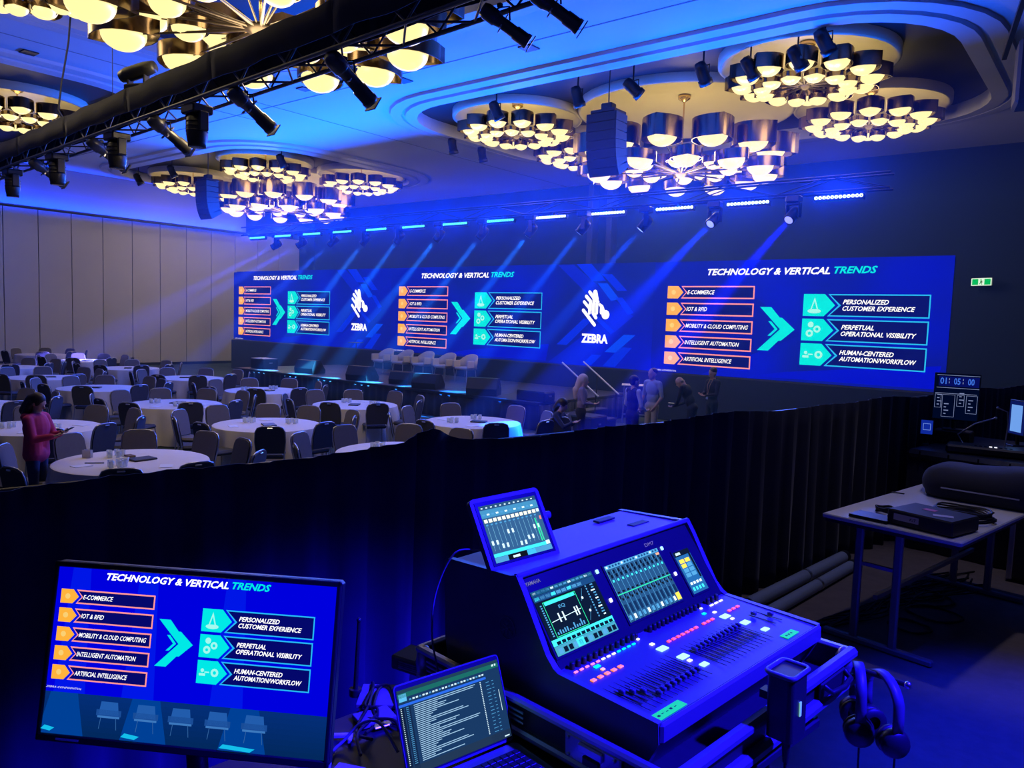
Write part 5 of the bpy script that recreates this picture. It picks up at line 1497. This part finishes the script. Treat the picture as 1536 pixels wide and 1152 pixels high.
def grad(x0, x1, z0, z1, c0, c1, n=8):
    for i in range(n):
        k = (i + .5) / n
        D.rect(x0, x1, z0 + (z1 - z0) * i / n, z0 + (z1 - z0) * (i + 1) / n, tuple(a + (b - a) * k for a, b in zip(c0, c1)))
D.rect(-.302, .302, -.083, .17, lin(0, 0, 222)); grad(-.302, .302, -.166, -.083, lin(2, 40, 92), lin(4, 46, 120))
D.layer()
for x in (-.25, -.10, .09): D.poly([(x - .02, .17), (x + .02, .17), (x + .035, -.083), (x - .035, -.083)], lin(0, 22, 232))
for x in (-.26, -.08, .13): D.poly([(x - .03, -.083), (x + .03, -.083), (x + .05, -.166), (x - .05, -.166)], lin(0, 64, 150))
D.layer()
sv = slide
def mono_slide():
    D0 = D
    fx = lambda x: -.291 + (x + 10.47) * .08193; fz = lambda z: .125 + (z - 3.84) * .082
    D.step = .00025
    sub = Disp(.00025); sub.d = D.d
    sv(sub, fx, fz, title=False, k=.95)
    o = len(D.v)
    skip = 2
    D.v += sub.v
    D.f += [[i + o for i in f] for f in sub.f[0:]]; D.c += sub.c
    D.d = sub.d
mono_slide()
for x in (-.155, -.075, .0, .078, .155):
    cc = lin(34, 92, 172)
    D.poly([(x - .018, -.092), (x + .018, -.092), (x + .022, -.118), (x - .022, -.118)], cc); D.rect(x - .027, x + .027, -.120, -.108, lin(26, 76, 150)); D.rect(x - .024, x + .024, -.124, -.120, lin(60, 120, 190))
    for s in (-1, 1): D.line(x + s * .016, -.122, x + s * .019, -.146, .0012, lin(50, 100, 160))
for x0, x1, z in ((-.300, -.270, -.156), (-.125, -.085, -.158), (.085, .16, -.160)):
    D.poly([(x0, z), (x1 - .01, z - .003), (x1, z + .004), (x0 + .008, z + .008)], lin(20, 190, 235))
D.build('screen_picture', mon)
MB().box((-.24, -.0045, -.1742), (.05, .001, .004)).build('maker_lettering', mat('grey_print', (.4, .4, .45), .5), mon)
MB().box((0, .06, -.10), (.07, .06, .18), bev=.01).build('neck', m_plastic, mon)
ml = mon.matrix_world
# foot of the monitor stands on the desk
inv = ml.inverted()
fb = MB(); 
foot_c = ml @ Vector((0, .09, -.19)); foot_c.z = 1.648
Mi = inv.to_3x3()
fb.box(tuple(inv @ foot_c), (.26, .18, .014), M=Mi @ Matrix.Rotation(-maz + PI / 2, 3, 'Z'), bev=.004); fb.build('foot', m_plastic, mon)
nk = MB(); top_c = ml @ Vector((0, .06, -.15)); nk.cyl(tuple(inv @ foot_c), tuple(inv @ top_c), .022, n=10); nk.build('stem', m_plastic, mon)

# ------------------------------------------------------------------ clutter between monitor and laptop (on the desk, top at 1.64)
m_bluecable = mat('blue_grey_cable', (.20, .20, .26), .5)
def cable(name, pts, r, m, label, group=None):
    P = [Vector(p) for p in pts]; out = []
    n = len(P)
    for i in range(n - 1):
        p0, p1, p2, p3 = P[max(0, i - 1)], P[i], P[i + 1], P[min(n - 1, i + 2)]
        for k in range(6):
            t = k / 6
            out.append(.5 * ((2 * p1) + (p2 - p0) * t + (2 * p0 - 5 * p1 + 4 * p2 - p3) * t * t + (3 * p1 - p0 - 3 * p2 + p3) * t ** 3))
    out.append(P[-1])
    mb = MB(); mb.tube(out, r, 6)
    return tag(mb.build(name, m), label, 'cable', group)
ZD = 1.644
cable('laptop_cable', [(-1.27, 1.20, 1.70), (-1.36, 1.22, 1.73), (-1.43, 1.22, 1.70), (-1.455, 1.19, 1.66), (-1.44, 1.14, ZD + .003), (-1.30, 1.02, ZD + .003)], .004, m_bluecable, 'thin cable looping from the left edge of the laptop lid')
cable('tablet_cable', [(-1.36, 1.585, 2.08), (-1.42, 1.54, 2.07), (-1.47, 1.52, 1.95), (-1.48, 1.52, 1.82), (-1.45, 1.52, 1.70), (-1.47, 1.50, ZD + .003)], .0028, m_bluecable, 'thin cable hanging from the tablet down the console side')
for k in range(7):
    rr = random.Random(40 + k)
    x0, y0 = -1.66 + rr.random() * .1, 1.40 + rr.random() * .08
    pts = [(x0, y0, ZD + .004 + .008 * (k % 3))]
    for j in range(4):
        x0 += .06 + rr.uniform(-.03, .04); y0 += rr.uniform(-.10, .05)
        pts.append((x0, y0, ZD + .004 + .008 * rr.randint(0, 2)))
    cable('desk_cable', pts, .004, m_black if k % 3 else m_dkmetal, 'black cable in the tangle between monitor and laptop', 'tangled desk cables')
def dbox(name, x, y, z, s, rz, m, label, cat, det=None):
    r = empty(name, (x, y, z), rz, label, cat)
    MB().box((0, 0, s[2] / 2), s, bev=min(s) * .12).build('housing', m, r)
    if det == 'vents':
        for i in range(4): MB().box((0, -s[1] / 2 - .001, s[2] * (.3 + .14 * i)), (s[0] * .6, .003, .003)).build('slot', m_steel, r)
    if det == 'plug':
        MB().box((s[0] * .5 + .012, 0, s[2] / 2), (.024, s[1] * .5, s[2] * .5), bev=.002).build('connector', m_steel, r)
    if det == 'panel':
        MB().box((0, -s[1] / 2 - .001, s[2] * .5), (s[0] * .85, .002, s[2] * .7)).build('face_plate', m_edge, r)
    return r
m_beigep = mat('beige_plastic', (.42, .38, .33), .55)
dbox('power_adapter', -1.33, 1.10, ZD, (.075, .055, .03), .4, m_beigep, 'beige power adapter beside the laptop at the bottom edge', 'adapter', 'plug')
dbox('network_switch', -1.62, 1.62, ZD, (.16, .10, .045), .15, mat('khaki_box', (.20, .18, .15), .6), 'small grey box with slots behind the laptop', 'box', 'vents')
dbox('interface_box', -1.50, 1.12, ZD, (.10, .06, .04), -.5, mat('grey_box', (.30, .28, .30), .5), 'small grey box beside the right edge of the monitor', 'box', 'panel')
dbox('foil_bag', -1.57, 1.42, ZD, (.13, .12, .012), .7, mat('khaki_pouch', (.26, .23, .19), .7), 'khaki pouch lying behind the cable tangle', 'pouch', 'plug')
dbox('foil_bag', -1.50, 1.33, ZD, (.07, .10, .012), -.3, MATS['khaki_pouch'], 'small khaki pouch in the middle of the cable tangle', 'pouch', 'plug')
mb = MB(); r = empty('antenna', (-1.64, 1.38, ZD), 0, 'upright black antenna between monitor and laptop', 'antenna')
MB().cyl((0, 0, 0), (0, 0, .02), .018, n=10).build('base', m_plastic, r); MB().cyl((0, 0, .02), (.01, 0, .22), .007, .005, n=8).build('whip', m_plastic, r); MB().ball((.01, 0, .222), .007, 8, 6).build('tip', m_plastic, r)
r = empty('usb_stick', (-1.49, 1.215, ZD), .8, 'pale angled connector lying among the cables', 'connector')
MB().box((0, 0, .006), (.05, .012, .01), bev=.002).build('plug', m_white, r); MB().box((.02, -.015, .006), (.012, .035, .01), bev=.002).build('angle_plug', m_white, r)

# ------------------------------------------------------------------ things hung on the console front
pk = empty('intercom_pack', label='black intercom pack clipped to the front of the console case', cat='intercom', M=CM @ Matrix.Translation((.33, -.135, -.01)))
mb = MB(); mb.prism(rounded_rect(-.042, .042, -.036, .030, .012, 4), lambda a, b, t: (a, b, t), -.085, .075); mb.build('housing', m_plastic, pk)
mb = MB(); rg = rounded_rect(-.044, .044, -.038, .032, .013, 4); mb.tube([(a, b, .076) for a, b in rg], .006, 6, closed=True); mb.build('top_rim', m_hood, pk)
MB().box((.0, -.037, -.01), (.008, .003, .035)).build('status_light', mat('green_led', (.3, .7, .4), .4, emit=(.25, .7, .4), estr=.6), pk)
MB().box((.0, .045, .0), (.03, .03, .02)).build('belt_clip', m_dkmetal, pk)
mb = MB(); mb.tube([(-.01, -.01, -.085), (-.01, -.01, -.15)], [.012, .007], 8); mb.tube([(-.01, -.01, -.15), (-.015, -.012, -.3), (-.03, -.02, -.45), (-.02, -.02, -.68)], .0045, 6); mb.build('cable_tail', m_black, pk)
hk = empty('headphone_hook', label='thin rod sticking out from the case corner, holding headphones', cat='hook', M=CM @ Matrix.Translation((.86, -.06, -.125)))
MB().cyl((0, .04, 0), (.0, -.17, .0), .008, n=8).build('rod', m_dkmetal, hk); MB().ball((0, -.172, 0), .011, 8, 6).build('end_knob', m_steel, hk); MB().box((0, .03, 0), (.03, .03, .04), bev=.004).build('clamp', m_dkmetal, hk)
def headphones(M, label):
    r = empty('headphones', label=label, cat='headphones', M=M)
    pts = [(.082 * math.cos(a), 0, -.005 - .075 + .075 * math.sin(a)) for a in [PI * i / 12 for i in range(13)]]
    pts = [(.078, 0, -.15)] + [(.080, 0, -.10)] + pts[1:-1] + [(-.080, 0, -.10), (-.078, 0, -.15)]
    mb = MB(); n = len(pts); vs = []
    for p in pts:
        for dy in (-.014, .014): vs.append((p[0], dy, p[2]))
    mb.add(vs, [(2 * i, 2 * i + 1, 2 * i + 3, 2 * i + 2) for i in range(n - 1)], True)
    o = mb.build('headband', m_blueblack, r, fix=False); md = o.modifiers.new('t', 'SOLIDIFY'); md.thickness = .01; md.offset = 0
    for s in (-1, 1):
        mb = MB(); mb.lathe([(.001, -.022), (.036, -.022), (.042, -.012), (.042, .004), (.034, .018), (.001, .020)], (s * .070, 0, -.175), 16, M=Matrix.Rotation(s * PI / 2, 3, 'Y')); c = mb.build('ear_cup', m_plastic, r, fix=False)
        mb = MB(); mb.lathe([(.020, -.034), (.040, -.034), (.043, -.026), (.040, -.018), (.020, -.018)], (s * .070, 0, -.175), 16, M=Matrix.Rotation(s * PI / 2, 3, 'Y')); mb.build('ear_pad', m_dark_item, c, fix=False)
    mb = MB(); mb.tube([(-.07, 0, -.215), (-.066, .0, -.30), (-.07, .01, -.45), (-.06, .0, -.62)], .003, 6); mb.build('lead', m_black, r)
headphones(CM @ Matrix.Translation((.865, -.095, -.112)) @ Matrix.Rotation(.5, 4, 'Z'), 'black headphones hanging nearer the case corner')
headphones(CM @ Matrix.Translation((.865, -.165, -.112)) @ Matrix.Rotation(.9, 4, 'Z'), 'black headphones hanging at the free end of the rod')

# ------------------------------------------------------------------ tables on the right of the riser
TR = frame_m((-1.36, 4.70, .9), dU, dV, Vector((0, 0, 1)))
wt = empty('trestle_table', label='white-topped folding table by the drape, legs on long foot bars', cat='table', M=TR)
MB().box((.90, -.38, .728), (1.83, .76, .026), bev=.006).build('table_top', mat('pale_grey_laminate', (.80, .78, .80), .45), wt)
MB().box((.90, -.38, .705), (1.80, .73, .022)).build('edge_frame', m_dkmetal, wt)
m_tleg = mat('grey_leg_tube', (.30, .30, .36), .4, metal=.5)
for x in (.06, 1.66):
    MB().box((x, -.33, .02), (.045, .62, .035), bev=.008).build('foot_bar', m_tleg, wt)
    for y in (-.20, -.42):
        MB().box((x, y, .36), (.032, .045, .68), bev=.008).build('leg', m_tleg, wt)
    MB().box((x, -.31, .48), (.02, .22, .02)).build('cross_bar', m_steel, wt)
MB().box((.86, -.31, .30), (1.6, .025, .025)).build('stretcher', m_tleg, wt)
TZ = .9 + .742
# device with stickers
dv = empty('stage_box', (-.80, 4.80, TZ), -DA - .12, 'black device with pink and white stickers on the white table', 'device')
MB().box((0, 0, .045), (.36, .30, .085), bev=.008).build('housing', m_plastic, dv)
MB().box((-.03, .03, .0885), (.07, .05, .001)).build('pink_sticker', mat('pink_sticker', (.65, .12, .30), .5), dv)
MB().box((.08, -.05, .0885), (.10, .05, .001), M=Matrix.Rotation(.5, 3, 'Z')).build('white_sticker', mat('lilac_sticker', (.5, .45, .62), .5), dv)
lb = MB().box((-.07, -.151, .05), (.14, .002, .035)).build('name_label', mat('cream_label', (.55, .52, .42), .6), dv)
D = Disp(.0002); D.d = .1525; D.text('KIT', -.05, -.012, .042, .058, (.01, .01, .01), .01, .2); D.build('label_print', dv, m_black)
def coil(name, c, R_, turns, r, label, h=.012):
    mb = MB(); pts = []
    for i in range(turns * 20 + 1):
        a = 2 * PI * i / 20
        rr_ = R_ * (1 + .06 * math.sin(i * .37) + .04 * math.sin(i * 1.3))
        pts.append((c[0] + rr_ * math.cos(a), c[1] + rr_ * .9 * math.sin(a), c[2] + r + h * (i / 20) * .6 + .004 * math.sin(i)))
    mb.tube(pts, r, 6); return tag(mb.build(name, m_black), label, 'cable')
coil('coiled_cable', (-.70, 5.16, TZ), .15, 6, .006, 'coiled black cable lying behind the stickered device', .016)
coil('coiled_cable', (-1.08, 4.98, TZ), .055, 4, .006, 'small tight coil of black cable left of the stickered device', .012)
sl = empty('closed_laptop', (-1.10, 4.76, TZ), -DA, 'thin dark closed laptop at the near edge of the white table', 'laptop')
MB().box((0, 0, .006), (.22, .15, .010), bev=.003).build('base', m_plastic, sl); MB().box((0, 0, .015), (.22, .15, .007), bev=.003).build('lid', m_dkmetal, sl)
pn_ = MB().box((-1.16, 5.65, TZ + .004), (.08, .012, .006), bev=.002).build('marker_pen', m_dark_item); tag(pn_, 'dark pen lying on the bare part of the white table', 'pen')
# soft black bag on the far end of the table
def lump(name, c, s, rz, label, cat, seed, m=m_blackcloth, amp=.12, parts=True):
    r = empty(name, c, rz, label, cat); rr_ = random.Random(seed)
    mb = MB(); n, m__ = 24, 12; vs = []
    ph = [rr_.random() * 6 for _ in range(4)]
    mb.ball((0, 0, 0), 1, n, m__)
    mb.v = [(x * s[0] * (1 + amp * math.sin(3 * y + ph[0]) * math.sin(4 * z + ph[1])), y * s[1] * (1 + amp * math.sin(4 * x + ph[2])), max(0, (z + .55)) * s[2] * (1 + amp * math.sin(5 * x + ph[3]) * .8)) for x, y, z in mb.v]
    mb.v = [(math.copysign(abs(x / s[0]) ** .7, x) * s[0], math.copysign(abs(y / s[1]) ** .7, y) * s[1], z) for x, y, z in mb.v]
    mb.build('cloth_body', m, r, fix=False)
    if parts:
        h = MB(); h.tube([(-s[0] * .4, -s[1] * .3, s[2] * .95), (-s[0] * .2, -s[1] * .45, s[2] * 1.25), (s[0] * .2, -s[1] * .45, s[2] * 1.22), (s[0] * .4, -s[1] * .3, s[2] * .95)], .012, 6); h.build('strap', m_dkmetal, r)
        z_ = MB(); z_.box((0, -s[1] * .99, s[2] * .55), (s[0] * 1.1, .006, .008)); z_.build('zip', m_steel, r)
    return r
lump('black_bag', (-.66, 5.92, TZ), (.40, .30, .15), -.1, 'soft black bag at the far end of the white table', 'bag', 5)
# second table with a black padded cover
t2 = empty('covered_table', label='table under a black padded cover with screens on it', cat='table', M=frame_m((-1.42, 7.15, .9), dU, dV, Vector((0, 0, 1))))
MB().box((.75, -.55, .80), (1.5, 1.15, .10), bev=.035).build('padded_cover', mat('black_leather_cover', (.03, .03, .036), .38, noise=.3, nscale=9, bump=.3), t2)
mb = MB(); 
for y0, y1 in ((-1.10, .0),):
    pass
skirt((0.02, 0.0, 0), (0.02, -1.10, 0), .76, t2, 'cover_skirt', m_blackcloth, .012); skirt((1.48, 0.0, 0), (0.02, 0.0, 0), .76, t2, 'cover_skirt', m_blackcloth, .012)
for x in (.1, 1.4):
    for y in (-.08, -1.02): MB().cyl((x, y, 0), (x, y, .76), .02, n=8).build('leg', m_dkmetal, t2)
for k in range(5):
    MB().box((-.003, -.10 - .22 * k, .80), (.006, .012, .09)).build('cover_seam', m_dkmetal, t2)
Z2 = .9 + .85
def small_monitor(name, x, y, z, w, h, rz, label, draw, stand=True):
    r = empty(name, (x, y, z), rz, label, 'monitor')
    MB().box((0, .012, h / 2 + .09), (w, .024, h), bev=.004).build('shell', m_plastic, r)
    if stand:
        MB().cyl((0, .02, 0), (0, .02, .12), .016, n=8).build('stem', m_plastic, r); MB().box((0, .02, .006), (w * .5, .14, .012), bev=.004).build('foot', m_plastic, r)
    D = Disp(.0004); D.d = .001; draw(D, w, h); D.build('screen_picture', r)
def timers(D, w, h):
    D.rect(-w / 2 + .006, w / 2 - .006, .096, h + .084, lin(0, 8, 36)); D.layer()
    b, bl, g = lin(10, 30, 150), lin(60, 110, 220), lin(120, 130, 170)
    D.rect(-w * .40, w * .5 - .01, h * .72 + .09, h * .93 + .09, lin(6, 14, 90))
    D.layer()
    for i, s in enumerate(('01', '05', '00')):
        x = -w * .30 + i * w * .30
        D.text(s, x - w * .07, x + w * .07, h * .76 + .09, h * .90 + .09, bl, .02, 0)
        if i < 2: D.rect(x + w * .12, x + w * .135, h * .78 + .09, h * .82 + .09, g); D.rect(x + w * .12, x + w * .135, h * .85 + .09, h * .89 + .09, g)
    D.rect(-w * .44, w * .48, h * .95 + .09, h * .96 + .09, g); D.rect(-w * .44, w * .48, h * .68 + .09, h * .69 + .09, g); D.rect(-w * .46, w * .44, h * .56 + .09, h * .57 + .09, g)
    for x0, x1, z0 in ((-.46, -.32, .25), (-.30, -.02, .06), (.02, .18, .3), (.22, .46, .16)):
        D.frame(w * x0, w * x1, h * z0 + .09, h * .54 + .09, .003, g)
        for j in range(4): D.rect(w * (x0 + .05), w * (x0 + .05 + .05 + .05 * (j % 2)), h * (z0 + .06 + j * .07) + .09, h * (z0 + .08 + j * .07) + .09, g)
small_monitor('timer_monitor', -1.20, 7.85, Z2 + .12, .36, .42, .12, 'monitor with blue show timers and outlined boxes on the covered table', timers)
MB().box((-1.20, 7.87, Z2 + .06), (.30, .2, .118), bev=.01).build('monitor_plinth', m_black); tag(bpy.data.objects['monitor_plinth'], 'black box under the show timer monitor', 'box')
def small_scr(D, w, h):
    D.rect(-w / 2 + .004, w / 2 - .004, .094, h + .086, lin(14, 40, 150)); D.layer(); D.frame(-w * .3, w * .3, h * .3 + .09, h * .75 + .09, .004, lin(110, 140, 220))
small_monitor('small_display', -1.36, 7.55, Z2, .10, .13, .15, 'tiny blue display at the corner of the covered table', small_scr)
def pale_scr(D, w, h):
    D.rect(-w / 2 + .008, w / 2 - .008, .10, h + .08, lin(12, 24, 90)); D.layer(); D.rect(-w * .36, w * .30, h * .1 + .09, h * .86 + .09, lin(110, 160, 235))
small_monitor('side_monitor', -.72, 7.75, Z2 + .05, .22, .30, -.9, 'slim monitor with a pale blue page at the right edge', pale_scr)
r = empty('lamp_console', (-.85, 7.35, Z2), .1, 'low dark switcher with two gooseneck lamps on the covered table', 'switcher')
MB().box((0, 0, .035), (.62, .26, .07), bev=.015).build('housing', m_plastic, r)
for x, pts in ((-.1, [(-.20, .05, .07), (-.24, .06, .14), (-.12, .08, .24), (.02, .08, .30)]), (.08, [(.10, .06, .07), (.11, .06, .26), (.10, .05, .36), (.03, .03, .39)])):
    mb = MB(); mb.tube(pts, .006, 6); mb.build('gooseneck', m_alu, r); MB().ball(pts[-1], .011, 8, 6).build('lamp_tip', m_steel, r)
for i in range(8):
    MB().box((-.1 + i * .035, -.05, .0725), (.02, .02, .005)).build('button', lit('white', (.9, .9, 1)) if i in (3, 4) else m_dkmetal, r)
mb = MB(); r2 = MB().box((0, 0, .02), (.7, .34, .04), bev=.012).build('closed_case', m_dkmetal); r2.location = (-.95, 7.05 + .35, Z2 - .0); bpy.data.objects.remove(r2)
# black trunk at the right edge
tk = empty('road_trunk', (-.22, 6.95, .9), -DA, 'black road trunk standing at the right edge of the picture', 'trunk')
MB().box((0, 0, .33), (.7, .55, .62), bev=.02).build('trunk_body', m_lam, tk); MB().box((0, 0, .655), (.71, .56, .03), bev=.01).build('trunk_lid', m_lam, tk)
for x in (-.33, .33): MB().box((x, -.27, .33), (.04, .02, .62), bev=.006).build('edge_rail', m_edge, tk)
MB().box((0, -.285, .45), (.16, .02, .07), bev=.006).build('handle', m_steel, tk)
# pipes on the floor along the drape
for k, (a, b, r_) in enumerate((((-1.80, 4.75, .945), (-1.655, 6.30, .945), .045), ((-1.655, 4.70, .94), (-1.545, 6.12, .94), .04))):
    r = empty('floor_pipe', a, 0, ('thick pale pipe lying on the riser against the drape', 'second pale pipe on the riser beside the cables')[k], 'pipe', 'pipes lying along the drape')
    d = Vector(b) - Vector(a)
    MB().cyl((0, 0, 0), d, r_, n=16).build('tube', m_pipe if k else mat('pale_pipe', (.35, .42, .55), .45), r) if False else MB().cyl((0, 0, 0), d, r_, n=16).build('tube', mat('pale_pipe', (.35, .42, .55), .45), r)
    MB().cyl(d, d * 1.03, r_ * 1.08, n=16).build('end_collar', m_black, r); MB().cyl(d * .55, d * .57, r_ * 1.06, n=16).build('joint_collar', m_alu, r)
# cables on the riser floor
for k in range(13):
    rr = random.Random(90 + k)
    a = Vector((-1.42 + .05 * rr.random(), 4.45 + .1 * k * .3, .907)); b = Vector((-1.0 + .35 * rr.random(), 6.3 + .5 * rr.random(), .907))
    pts = [a]
    for j in range(1, 6):
        p = a.lerp(b, j / 6) + Vector((rr.uniform(-.09, .09), rr.uniform(-.05, .05), .005 * (k % 3))); pts.append(p)
    pts.append(b)
    cable('floor_cable', pts, .006, m_black, 'black cable in the bundle snaking under the white table', 'cables on the riser floor')
for k, (cx, cy, R_) in enumerate(((-.88, 5.55, .16), (-1.02, 5.85, .2), (-.95, 5.2, .12))):
    coil('looped_cable', (cx, cy, .902), R_, 2, .006, ('loop of black cable on the floor under the white table', 'wide loop of black cable at the far end under the table', 'small loop of black cable near the table foot')[k], .006)
